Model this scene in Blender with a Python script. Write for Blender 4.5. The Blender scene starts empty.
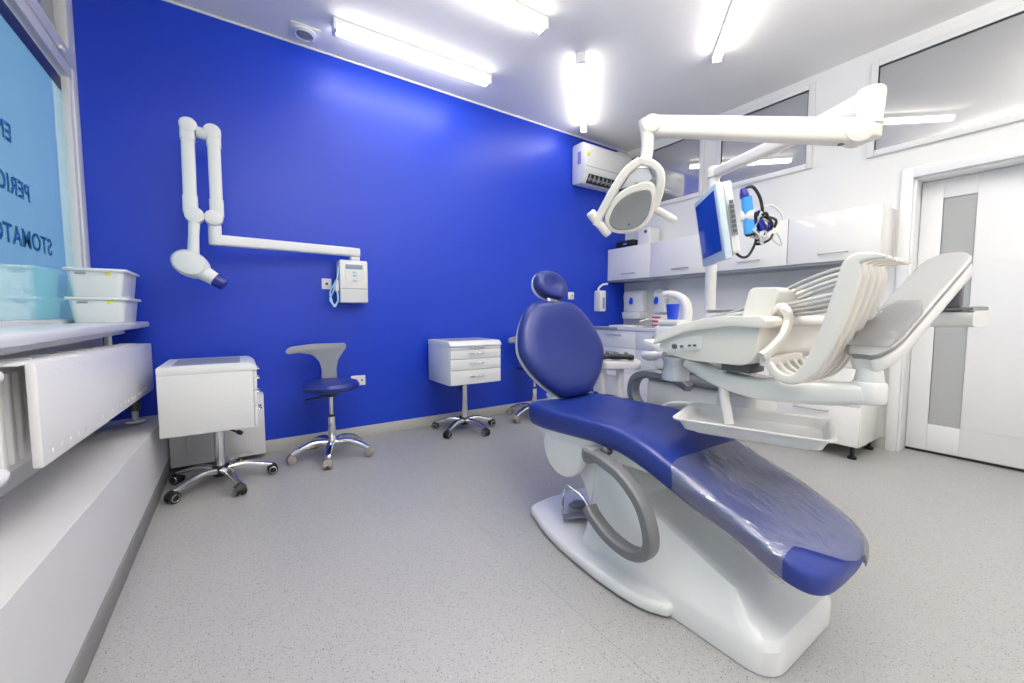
import bpy, bmesh, math, random
from mathutils import Vector, Matrix
random.seed(7)
PI = math.pi
col = bpy.context.scene.collection
scn = bpy.context.scene

# ------------------------------------------------------------------ materials
def mat(name, base, rough=0.5, metal=0.0, spec=0.5, var=0.0, vscale=6.0, bump=0.0, bscale=60.0, coat=0.0, emit=None, estr=0.0):
    m = bpy.data.materials.new(name); m.use_nodes = True
    nt = m.node_tree; b = nt.nodes['Principled BSDF']
    b.inputs['Base Color'].default_value = (*base, 1)
    b.inputs['Roughness'].default_value = rough
    b.inputs['Metallic'].default_value = metal
    b.inputs['Specular IOR Level'].default_value = spec
    b.inputs['Coat Weight'].default_value = coat
    if emit:
        b.inputs['Emission Color'].default_value = (*emit, 1); b.inputs['Emission Strength'].default_value = estr
    tc = nt.nodes.new('ShaderNodeTexCoord')
    if var > 0:
        n = nt.nodes.new('ShaderNodeTexNoise'); n.inputs['Scale'].default_value = vscale; n.inputs['Detail'].default_value = 3
        nt.links.new(tc.outputs['Object'], n.inputs['Vector'])
        mx = nt.nodes.new('ShaderNodeMix'); mx.data_type = 'RGBA'
        mx.inputs[6].default_value = (*[c*(1-var) for c in base], 1); mx.inputs[7].default_value = (*[min(1, c*(1+var)) for c in base], 1)
        nt.links.new(n.outputs['Fac'], mx.inputs[0]); nt.links.new(mx.outputs[2], b.inputs['Base Color'])
    if bump > 0:
        n2 = nt.nodes.new('ShaderNodeTexNoise'); n2.inputs['Scale'].default_value = bscale; n2.inputs['Detail'].default_value = 2
        nt.links.new(tc.outputs['Object'], n2.inputs['Vector'])
        bp = nt.nodes.new('ShaderNodeBump'); bp.inputs['Strength'].default_value = bump; bp.inputs['Distance'].default_value = 0.01
        nt.links.new(n2.outputs['Fac'], bp.inputs['Height']); nt.links.new(bp.outputs['Normal'], b.inputs['Normal'])
    return m

M = {}
M['wall_white'] = mat('wall_white', (.82, .815, .80), .85, var=.015, vscale=2)
M['ceiling'] = mat('ceiling_paint', (.88, .87, .84), .9, var=.015, vscale=1.5)
M['blue_wall'] = mat('blue_wall_paint', (.010, .050, .55), .38, spec=.42, var=.06, vscale=1.2, bump=.04, bscale=180)
M['baseboard'] = mat('vinyl_skirting', (.50, .50, .48), .6, var=.05, vscale=30)
M['base_dark'] = mat('vinyl_skirting_dark', (.22, .22, .22), .6, var=.05, vscale=30)
M['ledge'] = mat('ledge_white', (.66, .66, .67), .6, var=.03, vscale=5)
M['white_gloss'] = mat('white_gloss_lacquer', (.87, .86, .83), .10, var=.01, coat=.3)
M['white_satin'] = mat('white_satin_lacquer', (.83, .83, .84), .3, var=.01)
M['white_cart'] = mat('white_cart_lacquer', (.80, .81, .82), .35, var=.01)
M['white_plastic'] = mat('white_plastic', (.80, .80, .80), .35, var=.015)
M['cream'] = mat('cream_plastic', (.76, .72, .67), .32, var=.02, vscale=4)
M['cream_gap_shade'] = mat('cream_plastic_gap_shade', (.66, .61, .48), .4, var=.02, vscale=4)
M['unit_white'] = mat('unit_white_plastic', (.78, .76, .74), .3, var=.015, vscale=4)
M['enamel'] = mat('chair_base_white', (.82, .83, .84), .22, var=.01, coat=.2)
M['frame_white'] = mat('window_frame_white', (.78, .775, .76), .4, var=.02)
M['radiator'] = mat('radiator_enamel', (.78, .78, .79), .35, var=.01)
M['grey_arm'] = mat('grey_armrest_plastic', (.17, .175, .19), .38, var=.03)
M['grey_soft'] = mat('grey_back_plastic', (.30, .32, .36), .4, var=.03)
M['grey_dark'] = mat('dark_grey_plastic', (.10, .105, .115), .4, var=.05)
M['grey_mid'] = mat('mid_grey_plastic', (.27, .27, .275), .35, var=.04)
M['grey_wheel'] = mat('taupe_rubber', (.30, .27, .25), .6, var=.05)
M['black'] = mat('black_plastic', (.012, .012, .013), .4, var=.1)
M['chrome'] = mat('chrome', (.78, .78, .79), .1, metal=1, var=.02)
M['steel'] = mat('brushed_steel', (.55, .55, .56), .3, metal=1, var=.04)
M['navy'] = mat('navy_upholstery', (.014, .034, .24), .32, spec=.5, var=.06, vscale=3, bump=.05, bscale=220)
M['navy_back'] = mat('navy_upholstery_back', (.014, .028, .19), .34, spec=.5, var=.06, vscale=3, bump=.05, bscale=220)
M['blue_seat'] = mat('blue_stool_vinyl', (.014, .03, .24), .35, var=.05)
M['screen'] = mat('monitor_screen', (.003, .02, .16), .18, emit=(.004, .035, .28), estr=.55, var=.03)
M['monitor_frame'] = mat('pale_blue_monitor_frame', (.60, .72, .80), .3, var=.02)
M['cyan_plastic'] = mat('bright_blue_handle', (.05, .32, .80), .35, var=.03)
M['cobalt'] = mat('cobalt_plastic', (.01, .015, .25), .2, var=.05)
M['cup_blue'] = mat('blue_cup_plastic', (.02, .08, .75), .3, var=.03)
M['cable_blue'] = mat('pale_blue_cable', (.35, .6, .78), .4, var=.03)
M['red'] = mat('red_print', (.55, .06, .05), .5, var=.05)
M['yellow'] = mat('yellow_sticker', (.75, .78, .05), .5, var=.05)
M['purple'] = mat('violet_sticker', (.30, .25, .60), .5, var=.05)
M['lcd'] = mat('lcd_grey', (.25, .32, .42), .3, var=.05)
M['hose'] = mat('grey_hose', (.62, .62, .62), .4, var=.03)
M['hose_dark'] = mat('dark_grey_hose', (.42, .42, .43), .4, var=.03)
M['lettering'] = mat('dark_blue_lettering', (.01, .10, .30), .5, var=.03)
M['frost'] = mat('frosted_door_glass', (.42, .43, .44), .12, var=.04, vscale=2)
M['dark_trim'] = mat('dark_gasket', (.02, .022, .03), .5, var=.05)
M['navy_strip'] = mat('navy_window_strip', (.01, .02, .10), .4, var=.05)
M['lamp_reflector'] = mat('lamp_reflector', (.22, .22, .225), .35, metal=.1, var=.05, vscale=12)
M['crystal'] = mat('lamp_clear_shield', (.62, .63, .66), .1, metal=.3, var=.05)
M['tub'] = mat('white_translucent_tub', (.80, .82, .82), .35, var=.02)

def floor_mat():
    m = bpy.data.materials.new('speckled_vinyl_floor'); m.use_nodes = True
    nt = m.node_tree; b = nt.nodes['Principled BSDF']; b.inputs['Roughness'].default_value = .38
    tc = nt.nodes.new('ShaderNodeTexCoord')
    def vor(scale, lo, hi):
        v = nt.nodes.new('ShaderNodeTexVoronoi'); v.inputs['Scale'].default_value = scale
        nt.links.new(tc.outputs['Object'], v.inputs['Vector'])
        r = nt.nodes.new('ShaderNodeMapRange'); r.inputs[1].default_value = lo; r.inputs[2].default_value = hi
        r.inputs[3].default_value = 1; r.inputs[4].default_value = 0
        nt.links.new(v.outputs['Distance'], r.inputs[0])
        # only some cells carry a fleck
        s = nt.nodes.new('ShaderNodeSeparateColor'); nt.links.new(v.outputs['Color'], s.inputs[0])
        g = nt.nodes.new('ShaderNodeMath'); g.operation = 'GREATER_THAN'; g.inputs[1].default_value = .55
        nt.links.new(s.outputs[0], g.inputs[0])
        mul = nt.nodes.new('ShaderNodeMath'); mul.operation = 'MULTIPLY'
        nt.links.new(r.outputs[0], mul.inputs[0]); nt.links.new(g.outputs[0], mul.inputs[1])
        return mul.outputs[0]
    n = nt.nodes.new('ShaderNodeTexNoise'); n.inputs['Scale'].default_value = 2.2; n.inputs['Detail'].default_value = 4
    nt.links.new(tc.outputs['Object'], n.inputs['Vector'])
    mx = nt.nodes.new('ShaderNodeMix'); mx.data_type = 'RGBA'
    mx.inputs[6].default_value = (.36, .36, .358, 1); mx.inputs[7].default_value = (.40, .40, .396, 1)
    nt.links.new(n.outputs['Fac'], mx.inputs[0])
    cur = mx.outputs[2]
    for sc, lo, hi, c in ((150, .2, .34, (.22, .22, .22)), (110, .12, .24, (.06, .06, .062)), (130, .16, .30, (.50, .50, .49))):
        f = vor(sc, lo, hi); q = nt.nodes.new('ShaderNodeMix'); q.data_type = 'RGBA'
        nt.links.new(f, q.inputs[0]); nt.links.new(cur, q.inputs[6]); q.inputs[7].default_value = (*c, 1); cur = q.outputs[2]
    nt.links.new(cur, b.inputs['Base Color'])
    return m
M['floor'] = floor_mat()

def tube_mat():
    m = bpy.data.materials.new('lit_tube_diffuser'); m.use_nodes = True
    nt = m.node_tree; nt.nodes.remove(nt.nodes['Principled BSDF'])
    e = nt.nodes.new('ShaderNodeEmission'); e.inputs[0].default_value = (1, .955, .90, 1); e.inputs[1].default_value = 18.0
    nt.links.new(e.outputs[0], nt.nodes['Material Output'].inputs[0]); return m
M['tube'] = tube_mat()

def clerestory_mat():
    # opaque pane, its grey painted in for an unlit corridor behind: strong mirror at this grazing view
    m = bpy.data.materials.new('clerestory_glass'); m.use_nodes = True
    nt = m.node_tree; b = nt.nodes['Principled BSDF']
    b.inputs['Base Color'].default_value = (.26, .265, .28, 1); b.inputs['Roughness'].default_value = .6
    g = nt.nodes.new('ShaderNodeBsdfGlossy'); g.inputs['Color'].default_value = (.95, .95, .96, 1); g.inputs['Roughness'].default_value = .015
    lw = nt.nodes.new('ShaderNodeLayerWeight'); lw.inputs[0].default_value = .35
    mr = nt.nodes.new('ShaderNodeMapRange'); mr.inputs[3].default_value = .32; mr.inputs[4].default_value = .75
    nt.links.new(lw.outputs['Fresnel'], mr.inputs[0])
    mx = nt.nodes.new('ShaderNodeMixShader'); nt.links.new(mr.outputs[0], mx.inputs[0])
    nt.links.new(b.outputs[0], mx.inputs[1]); nt.links.new(g.outputs[0], mx.inputs[2])
    nt.links.new(mx.outputs[0], nt.nodes['Material Output'].inputs[0]); return m
M['clerestory'] = clerestory_mat()

def film_mat():
    m = bpy.data.materials.new('light_blue_window_film'); m.use_nodes = True
    nt = m.node_tree; b = nt.nodes['Principled BSDF']; nt.nodes.remove(b)
    tc = nt.nodes.new('ShaderNodeTexCoord'); n = nt.nodes.new('ShaderNodeTexNoise'); n.inputs['Scale'].default_value = .9
    nt.links.new(tc.outputs['Object'], n.inputs['Vector'])
    cx = nt.nodes.new('ShaderNodeMix'); cx.data_type = 'RGBA'
    cx.inputs[6].default_value = (.24, .56, .70, 1); cx.inputs[7].default_value = (.31, .63, .74, 1)
    nt.links.new(n.outputs['Fac'], cx.inputs[0])
    t = nt.nodes.new('ShaderNodeBsdfTranslucent'); nt.links.new(cx.outputs[2], t.inputs[0])
    d = nt.nodes.new('ShaderNodeBsdfDiffuse'); nt.links.new(cx.outputs[2], d.inputs[0])
    a = nt.nodes.new('ShaderNodeMixShader'); a.inputs[0].default_value = .7
    nt.links.new(d.outputs[0], a.inputs[1]); nt.links.new(t.outputs[0], a.inputs[2])
    g = nt.nodes.new('ShaderNodeBsdfGlossy'); g.inputs['Roughness'].default_value = .03
    lw = nt.nodes.new('ShaderNodeLayerWeight'); lw.inputs[0].default_value = .4
    mr = nt.nodes.new('ShaderNodeMapRange'); mr.inputs[3].default_value = .03; mr.inputs[4].default_value = .62
    nt.links.new(lw.outputs['Fresnel'], mr.inputs[0])
    mx = nt.nodes.new('ShaderNodeMixShader'); nt.links.new(mr.outputs[0], mx.inputs[0])
    nt.links.new(a.outputs[0], mx.inputs[1]); nt.links.new(g.outputs[0], mx.inputs[2])
    nt.links.new(mx.outputs[0], nt.nodes['Material Output'].inputs[0]); return m
M['film'] = film_mat()

def clear_mat(name, white, gloss, rough, bump=0.0, bs=40):
    m = bpy.data.materials.new(name); m.use_nodes = True
    nt = m.node_tree; b = nt.nodes['Principled BSDF']
    b.inputs['Base Color'].default_value = (.8, .82, .9, 1); b.inputs['Roughness'].default_value = .5
    tr = nt.nodes.new('ShaderNodeBsdfTransparent')
    mx = nt.nodes.new('ShaderNodeMixShader'); mx.inputs[0].default_value = white
    nt.links.new(tr.outputs[0], mx.inputs[1]); nt.links.new(b.outputs[0], mx.inputs[2])
    g = nt.nodes.new('ShaderNodeBsdfGlossy'); g.inputs['Roughness'].default_value = rough
    lw = nt.nodes.new('ShaderNodeLayerWeight'); lw.inputs[0].default_value = .3
    mr = nt.nodes.new('ShaderNodeMapRange'); mr.inputs[3].default_value = gloss*.35; mr.inputs[4].default_value = min(1, gloss*2.5)
    nt.links.new(lw.outputs['Fresnel'], mr.inputs[0])
    m2 = nt.nodes.new('ShaderNodeMixShader'); nt.links.new(mr.outputs[0], m2.inputs[0])
    nt.links.new(mx.outputs[0], m2.inputs[1]); nt.links.new(g.outputs[0], m2.inputs[2])
    if bump:
        tc = nt.nodes.new('ShaderNodeTexCoord')
        mp = nt.nodes.new('ShaderNodeMapping'); mp.inputs['Scale'].default_value = (1.6, .5, 1)
        nt.links.new(tc.outputs['Object'], mp.inputs[0])
        n2 = nt.nodes.new('ShaderNodeTexNoise'); n2.inputs['Scale'].default_value = bs; n2.inputs['Detail'].default_value = 3
        nt.links.new(mp.outputs[0], n2.inputs['Vector'])
        bp = nt.nodes.new('ShaderNodeBump'); bp.inputs['Strength'].default_value = bump; bp.inputs['Distance'].default_value = .01
        nt.links.new(n2.outputs['Fac'], bp.inputs['Height']); nt.links.new(bp.outputs['Normal'], g.inputs['Normal'])
    nt.links.new(m2.outputs[0], nt.nodes['Material Output'].inputs[0]); return m
M['clear_film'] = clear_mat('clear_plastic_film', .09, .30, .12, .6, 18)
M['clear_bag'] = clear_mat('clear_plastic_bag', .5, .3, .15, .6, 60)
M['clear_cup'] = clear_mat('clear_plastic', .35, .3, .1)

# ------------------------------------------------------------------ mesh helpers
def cr(pts, n=6, closed=False):
    P = [Vector(p) for p in pts]; out = []; N = len(P)
    rng = range(N) if closed else range(N-1)
    for i in rng:
        if closed: p0, p1, p2, p3 = P[(i-1) % N], P[i], P[(i+1) % N], P[(i+2) % N]
        else: p0, p1, p2, p3 = P[max(i-1, 0)], P[i], P[i+1], P[min(i+2, N-1)]
        for k in range(n):
            t = k/n
            out.append(.5*((2*p1)+(-p0+p2)*t+(2*p0-5*p1+4*p2-p3)*t*t+(-p0+3*p1-3*p2+p3)*t**3))
    if not closed: out.append(P[-1].copy())
    return out

def rpoly(pts, r, seg=4):
    out = []; N = len(pts)
    for i in range(N):
        p = Vector(pts[i]); a = Vector(pts[i-1]); b = Vector(pts[(i+1) % N])
        rr = r[i] if isinstance(r, (list, tuple)) else r
        da = (a-p); db = (b-p); rr = min(rr, da.length*.49, db.length*.49)
        if rr < 1e-5: out.append(p); continue
        s = p+da.normalized()*rr; e = p+db.normalized()*rr
        for k in range(seg+1):
            t = k/seg
            out.append((1-t)**2*s+2*t*(1-t)*p+t*t*e)
    return out

def frame(o, x, y):
    x = Vector(x).normalized(); y = Vector(y); z = x.cross(y).normalized(); y = z.cross(x).normalized()
    m = Matrix.Identity(4)
    for i in range(3):
        m[i][0] = x[i]; m[i][1] = y[i]; m[i][2] = z[i]; m[i][3] = o[i]
    return m

W = {}     # world base of every root, so that parts can be written in room coordinates

class MB:
    def __init__(s): s.v = []; s.f = []
    def add(s, vs, fs, Mx=None):
        b = len(s.v)
        s.v += [(Mx @ Vector(v)) if Mx else Vector(v) for v in vs]
        s.f += [tuple(b+i for i in f) for f in fs]; return s
    def bm(s, bm, Mx=None):
        bm.verts.index_update(); s.add([v.co.copy() for v in bm.verts], [[v.index for v in f.verts] for f in bm.faces], Mx); bm.free(); return s
    def box(s, x0, x1, y0, y1, z0, z1, bev=0.0, seg=2, Mx=None):
        bm = bmesh.new(); bmesh.ops.create_cube(bm, size=1)
        for v in bm.verts:
            v.co = Vector(((x0+x1)/2+v.co.x*(x1-x0), (y0+y1)/2+v.co.y*(y1-y0), (z0+z1)/2+v.co.z*(z1-z0)))
        if bev > 0: bmesh.ops.bevel(bm, geom=bm.edges[:], offset=bev, segments=seg, profile=.5, affect='EDGES', clamp_overlap=True)
        return s.bm(bm, Mx)
    def prism(s, poly, d0, d1, Mx=None, bev=0.0, seg=2):
        # polygon in local XY, extruded along local Z from d0 to d1
        bm = bmesh.new()
        vs = [bm.verts.new((p[0], p[1], d0)) for p in poly]
        f = bm.faces.new(vs); r = bmesh.ops.extrude_face_region(bm, geom=[f])
        top = [g for g in r['geom'] if isinstance(g, bmesh.types.BMVert)]
        for v in top: v.co.z = d1
        bmesh.ops.recalc_face_normals(bm, faces=bm.faces[:])
        if bev > 0:
            ed = [e for e in bm.edges if abs(e.verts[0].co.z-e.verts[1].co.z) < 1e-6]
            bmesh.ops.bevel(bm, geom=ed, offset=bev, segments=seg, profile=.5, affect='EDGES', clamp_overlap=True)
        return s.bm(bm, Mx)
    def loft(s, rings, caps=True, closed=True):
        n = len(rings[0]); vs = [v for r in rings for v in r]; fs = []
        for i in range(len(rings)-1):
            for j in range(n if closed else n-1):
                a = i*n+j; b = i*n+(j+1) % n
                fs.append((a, b, b+n, a+n))
        if caps:
            fs.append(tuple(reversed(range(n)))); fs.append(tuple(range((len(rings)-1)*n, len(rings)*n)))
        return s.add(vs, fs)
    def sweep(s, pts, sec, up=(0, 0, 1), scale=None, caps=True, closed=False):
        # sec: list of (side, up) offsets
        P = [Vector(p) for p in pts]; rings = []; N = len(P); U = Vector(up)
        for i, p in enumerate(P):
            if closed: t = P[(i+1) % N]-P[i-1]
            else: t = P[min(i+1, N-1)]-P[max(i-1, 0)]
            t.normalize(); sd = t.cross(U)
            if sd.length < 1e-4: sd = t.cross(Vector((1, 0.01, 0)))
            sd.normalize(); u = sd.cross(t).normalized()
            k = scale[i] if scale else 1
            ks, ku = k if isinstance(k, (tuple, list)) else (k, k)
            rings.append([p+sd*a*ks+u*b*ku for a, b in sec])
        if closed: rings.append(rings[0])
        return s.loft(rings, caps and not closed)
    def tube(s, pts, r, n=10, caps=True, closed=False):
        P = [Vector(p) for p in pts]; N = len(P)
        rs = r if isinstance(r, (list, tuple)) else [r]*N
        rings = []; nrm = None
        for i, p in enumerate(P):
            if closed: t = (P[(i+1) % N]-P[i-1]).normalized()
            else: t = (P[min(i+1, N-1)]-P[max(i-1, 0)]).normalized()
            if nrm is None:
                nrm = t.cross(Vector((.3, .2, 1)));
                if nrm.length < 1e-3: nrm = t.cross(Vector((1, 0, 0)))
                nrm.normalize()
            else:
                nrm = (nrm-t*nrm.dot(t))
                if nrm.length < 1e-5: nrm = t.cross(Vector((1, .2, .1)))
                nrm.normalize()
            bn = t.cross(nrm)
            rings.append([p+(nrm*math.cos(2*PI*k/n)+bn*math.sin(2*PI*k/n))*rs[i] for k in range(n)])
        if closed: rings.append(rings[0])
        return s.loft(rings, caps and not closed)
    def cyl(s, p0, p1, r, n=20, r1=None, bev=0.0):
        p0 = Vector(p0); p1 = Vector(p1); r1 = r if r1 is None else r1
        if bev > 0:
            d = (p1-p0).normalized(); L = (p1-p0).length; b = min(bev, L*.45, r*.9, r1*.9)
            return s.tube([p0, p0+d*b*.3, p0+d*b, p1-d*b, p1-d*b*.3, p1], [r-b, r-b*.3, r, r1, r1-b*.3, r1-b], n)
        return s.tube([p0, p1], [r, r1], n)
    def lathe(s, prof, n=24, Mx=None):
        rings = [[Vector((r*math.cos(2*PI*k/n), r*math.sin(2*PI*k/n), z)) for k in range(n)] for r, z in prof]
        m = MB(); m.loft(rings); return s.add(m.v, m.f, Mx)
    def pillow(s, outline, layers, Mx=None):
        # outline: 2D points; layers: (scale, depth) about the centroid
        c = sum((Vector(p) for p in outline), Vector((0, 0)))/len(outline)
        rings = [[Vector((c.x+(p[0]-c.x)*k, c.y+(p[1]-c.y)*k, d)) for p in outline] for k, d in layers]
        m = MB(); m.loft(rings); return s.add(m.v, m.f, Mx)
    def build(s, name, m, parent=None, angle=38):
        base = W.get(parent.name, Vector((0, 0, 0))) if parent else Vector((0, 0, 0))
        if parent is None:
            xs = [v.x for v in s.v]; ys = [v.y for v in s.v]; zs = [v.z for v in s.v]
            base = Vector(((min(xs)+max(xs))/2, (min(ys)+max(ys))/2, min(zs)))
        me = bpy.data.meshes.new(name); me.from_pydata([v-base for v in s.v], [], s.f); me.validate()
        bm = bmesh.new(); bm.from_mesh(me); bmesh.ops.remove_doubles(bm, verts=bm.verts[:], dist=1e-6)
        bmesh.ops.recalc_face_normals(bm, faces=bm.faces[:]); bm.to_mesh(me); bm.free()
        for p in me.polygons: p.use_smooth = True
        me.set_sharp_from_angle(angle=math.radians(angle))
        me.materials.append(m if not isinstance(m, str) else M[m])
        o = bpy.data.objects.new(name, me); col.objects.link(o)
        if parent: o.parent = parent
        else: o.location = base
        W[o.name] = base
        return o

def sup(w, h, n=16, e=4.0):
    out = []
    for k in range(n):
        a = 2*PI*(k+.5)/n; c = math.cos(a); q = math.sin(a)
        out.append((w/2*math.copysign(abs(c)**(2/e), c), h/2*math.copysign(abs(q)**(2/e), q)))
    return out

def tag(o, label=None, cat=None, group=None, kind=None):
    if label: o['label'] = label
    if cat: o['category'] = cat
    if group: o['group'] = group
    if kind: o['kind'] = kind
    return o
def thing(name, label, cat, loc, group=None):
    o = bpy.data.objects.new(name, None); col.objects.link(o); o.location = loc; o.empty_display_size = .1
    W[o.name] = Vector(loc); return tag(o, label, cat, group)
def struct(o): o['kind'] = 'structure'; return o
def sroot(name, loc):
    o = bpy.data.objects.new(name, None); col.objects.link(o); o.location = loc; W[o.name] = Vector(loc); return struct(o)
def copy_tree(o, parent=None):
    c = o.copy(); col.objects.link(c)
    if parent: c.parent = parent
    for ch in [x for x in bpy.data.objects if x.parent == o]: copy_tree(ch, c)
    return c
YZ = lambda x=0: Matrix(((0, 0, 1, x), (1, 0, 0, 0), (0, 1, 0, 0), (0, 0, 0, 1)))    # local (a,b,d) -> (x=d, y=a, z=b)

# ------------------------------------------------------------------ room
XL, XR, YB, YF, ZC = -.76, 4.12, 3.52, -1.3, 3.06
struct(MB().box(XL-.3, XR+.4, YF-.2, YB+.2, -.1, 0).build('floor', 'floor'))
struct(MB().box(XL-.3, XR+.4, YF-.2, YB+.2, ZC, ZC+.1).build('ceiling', 'ceiling'))
struct(MB().box(XL-.3, XR+.4, YB, YB+.15, 0, ZC).build('wall_back', 'blue_wall'))
struct(MB().box(XL-.3, XR+.4, YF-.15, YF, 0, ZC).build('wall_front', 'wall_white'))
DY0, DY1, DZ = -.10, .865, 2.04
wr = MB()
wr.box(XR, XR+.30, DY1, YB, 0, ZC); wr.box(XR, XR+.30, YF, DY0, 0, ZC); wr.box(XR, XR+.30, DY0, DY1, DZ, ZC)
wr.box(XR+.26, XR+.30, DY0, DY1, 0, DZ)
struct(wr.build('wall_right', 'wall_white'))
# left wall: window hole y YF..3.48, z 1.0..ZC
wl = MB(); wl.box(XL-.2, XL+.06, YF, YB, 0, .97)
struct(wl.build('wall_left', 'wall_white'))
# heating ledge along the window side, slightly out of level
lg = MB(); lg.prism([(-.72, 0), (-.41, 0), (-.41, .40), (-.72, .385)], -YB, .9, Matrix(((1, 0, 0, 0), (0, 0, -1, 0), (0, 1, 0, 0), (0, 0, 0, 1))))
for i, v in enumerate(lg.v):
    if v.z > .2: v.z += (3.0-v.y)*.036
struct(lg.build('trim_1', 'ledge'))
struct(MB().box(-.412, -.402, YF, 3.50, 0, .09, .003).build('baseboard_left', 'base_dark'))
struct(MB().box(-.41, 3.58, YB-.012, YB, 0, .095, .004).build('baseboard_back', 'baseboard'))
struct(MB().box(XR-.012, XR, .93, 1.0, 0, .095, .003).build('baseboard_right', 'baseboard'))
struct(MB().box(XL, XR, YB-.012, YB, ZC-.014, ZC, .003).build('trim_2', 'wall_white'))
# boxed pipe casing in the corner with access hatch
ps = sroot('trim_3', (-.13, 3.47, 0))
MB().box(-.40, .135, 3.40, 3.519, .035, .47, .004).build('casing', 'white_satin', ps)
hh = MB().box(-.31, .04, 3.385, 3.40, .075, .235, .004).build('access_hatch', 'white_satin', ps)
MB().box(-.29, .02, 3.381, 3.386, .092, .218, .002).build('hatch_panel', 'white_cart', ps)
# floor weld seam
struct(MB().box(.95, .9515, YF, 3.4, 0, .0006).build('trim_4', 'grey_soft'))

# --- big shop window (left)
w1 = sroot('window_1', (XL, 1.0, 1.0))
fr = MB()
fr.box(XL-.06, XL+.03, 3.43, 3.52, 1.0, ZC, .006)                 # jamb by the blue wall
fr.box(XL-.02, XL+.022, 3.385, 3.43, 1.0, 2.40, .006)              # sash
fr.box(XL-.07, XL+.026, YF, 3.44, 2.385, 2.455, .008)              # transom lower
fr.box(XL-.04, XL+.034, YF, 3.47, 2.455, 2.535, .008)               # transom upper
fr.box(XL-.02, XL+.035, 3.36, 3.43, 2.53, 3.0, .006)
fr.box(XL-.02, XL+.03, YF, 3.43, 2.96, 3.05, .006)
fr.box(XL-.06, XL+.02, YF, 3.43, .985, 1.02, .004)
fr.build('window_frame', 'frame_white', w1)
MB().add([(XL-.012, YF, 1.01), (XL-.012, 3.395, 1.01), (XL-.012, 3.395, 2.30), (XL-.012, YF, 2.30)], [(0, 1, 2, 3)]).build('filmed_glass', 'film', w1)
MB().box(XL-.02, XL-.010, YF, 3.395, 2.30, 2.375).build('dark_glass_strip', 'navy_strip', w1)
MB().box(XL-.02, XL-.012, YF, 3.40, 2.52, 2.98).build('transom_glass', 'clerestory', w1)
lt = MB(); lt.box(XL+.03, XL+.048, 3.20, 3.28, 2.45, 2.47, .004); lt.cyl((XL+.044, 3.22, 2.46), (XL+.044, 3.26, 2.46), .008)
lt.build('window_latch', 'frame_white', w1)
MB().box(XL-.02, -.47, YF, 3.47, .965, 1.0, .010).build('window_sill', 'white_satin', w1)
MB().box(XL-.01, -.56, YF, 3.30, .93, .966, .004).build('sill_bracket', 'frame_white', w1)
def text_part(s, size, y_end, z, name, parent):
    cu = bpy.data.curves.new(name, 'FONT'); cu.body = s; cu.size = size; cu.space_character = 1.06; cu.extrude = .0008; cu.offset = .0022
    tmp = bpy.data.objects.new(name, cu); col.objects.link(tmp)
    dg = bpy.context.evaluated_depsgraph_get(); me = bpy.data.meshes.new_from_object(tmp.evaluated_get(dg))
    mb = MB(); xs = [v.co.x for v in me.vertices]
    # printed for the street: seen from inside it runs backwards (first letter towards the blue wall)
    Mx = Matrix(((0, 0, 1, XL-.008), (-1.13, 0, 0, y_end), (0, 1, 0, z), (0, 0, 0, 1)))
    mb.add([v.co.copy() for v in me.vertices], [tuple(p.vertices) for p in me.polygons], Mx)
    bpy.data.objects.remove(tmp); bpy.data.curves.remove(cu)
    return mb.build(name, 'lettering', parent)
text_part('EN', .105, 2.675, 1.775, 'lettering', w1)
text_part('PERIO', .105, 2.82, 1.558, 'lettering', w1)
text_part('STOMATO', .112, 3.045, 1.345, 'lettering', w1)

# --- clerestory windows on the right wall
def clerestory(i, y0, y1, z0=2.335, z1=2.95):
    r = sroot('window_%d' % i, (XR, (y0+y1)/2, z0))
    f = MB(); t = .045
    f.box(XR-.025, XR, y0-t, y0, z0-t, z1+t, .004); f.box(XR-.025, XR, y1, y1+t, z0-t, z1+t, .004)
    f.box(XR-.025, XR, y0, y1, z0-t, z0, .004); f.box(XR-.025, XR, y0, y1, z1, z1+t, .004)
    f.build('window_frame', 'frame_white', r)
    g = MB(); k = .010
    g.box(XR-.016, XR-.004, y0, y0+k*.6, z0, z1); g.box(XR-.016, XR-.004, y1-k*.6, y1, z0, z1); g.box(XR-.016, XR-.004, y0, y1, z1-k, z1)
    g.build('gasket', 'dark_trim', r)
    MB().box(XR-.010, XR-.002, y0+.001, y1-.001, z0+.001, z1-.001).build('pane', 'clerestory', r)
clerestory(2, 2.53, 3.46); clerestory(3, 1.55, 2.30); clerestory(4, -.55, 1.095, 2.30, 2.92)

# --- door
d1 = sroot('door_1', (XR, .4, 0))
f = MB()
f.box(XR-.02, XR+.015, DY1-.005, DY1+.062, 0, DZ+.07, .005); f.box(XR-.02, XR+.015, DY0-.062, DY0+.005, 0, DZ+.07, .005)
f.box(XR-.02, XR+.015, DY0, DY1, DZ-.005, DZ+.07, .005)
f.box(XR+.01, XR+.20, DY1-.018, DY1, 0, DZ, .003); f.box(XR+.01, XR+.20, DY0, DY0+.018, 0, DZ, .003); f.box(XR+.01, XR+.20, DY0, DY1, DZ-.018, DZ, .003)
f.build('door_frame', 'white_satin', d1)
XD = XR+.155
lf = MB()
lf.box(XD, XD+.04, .73, DY1-.02, .02, DZ-.02, .002); lf.box(XD, XD+.04, DY0+.02, .565, .02, DZ-.02, .002)
lf.box(XD, XD+.04, .565, .73, .02, .22, .002); lf.box(XD, XD+.04, .565, .73, 1.885, DZ-.02, .002)
lf.box(XD+.006, XD+.044, DY0+.02, .565, .20, .22, 0)
lf.build('door_leaf', 'white_satin', d1)
MB().box(XD-.004, XD, DY0+.10, .562, .225, 1.88, .002).build('door_panel', 'white_satin', d1)
MB().box(XD+.012, XD+.022, .566, .729, .221, 1.884).build('door_glass', 'frost', d1)
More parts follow.
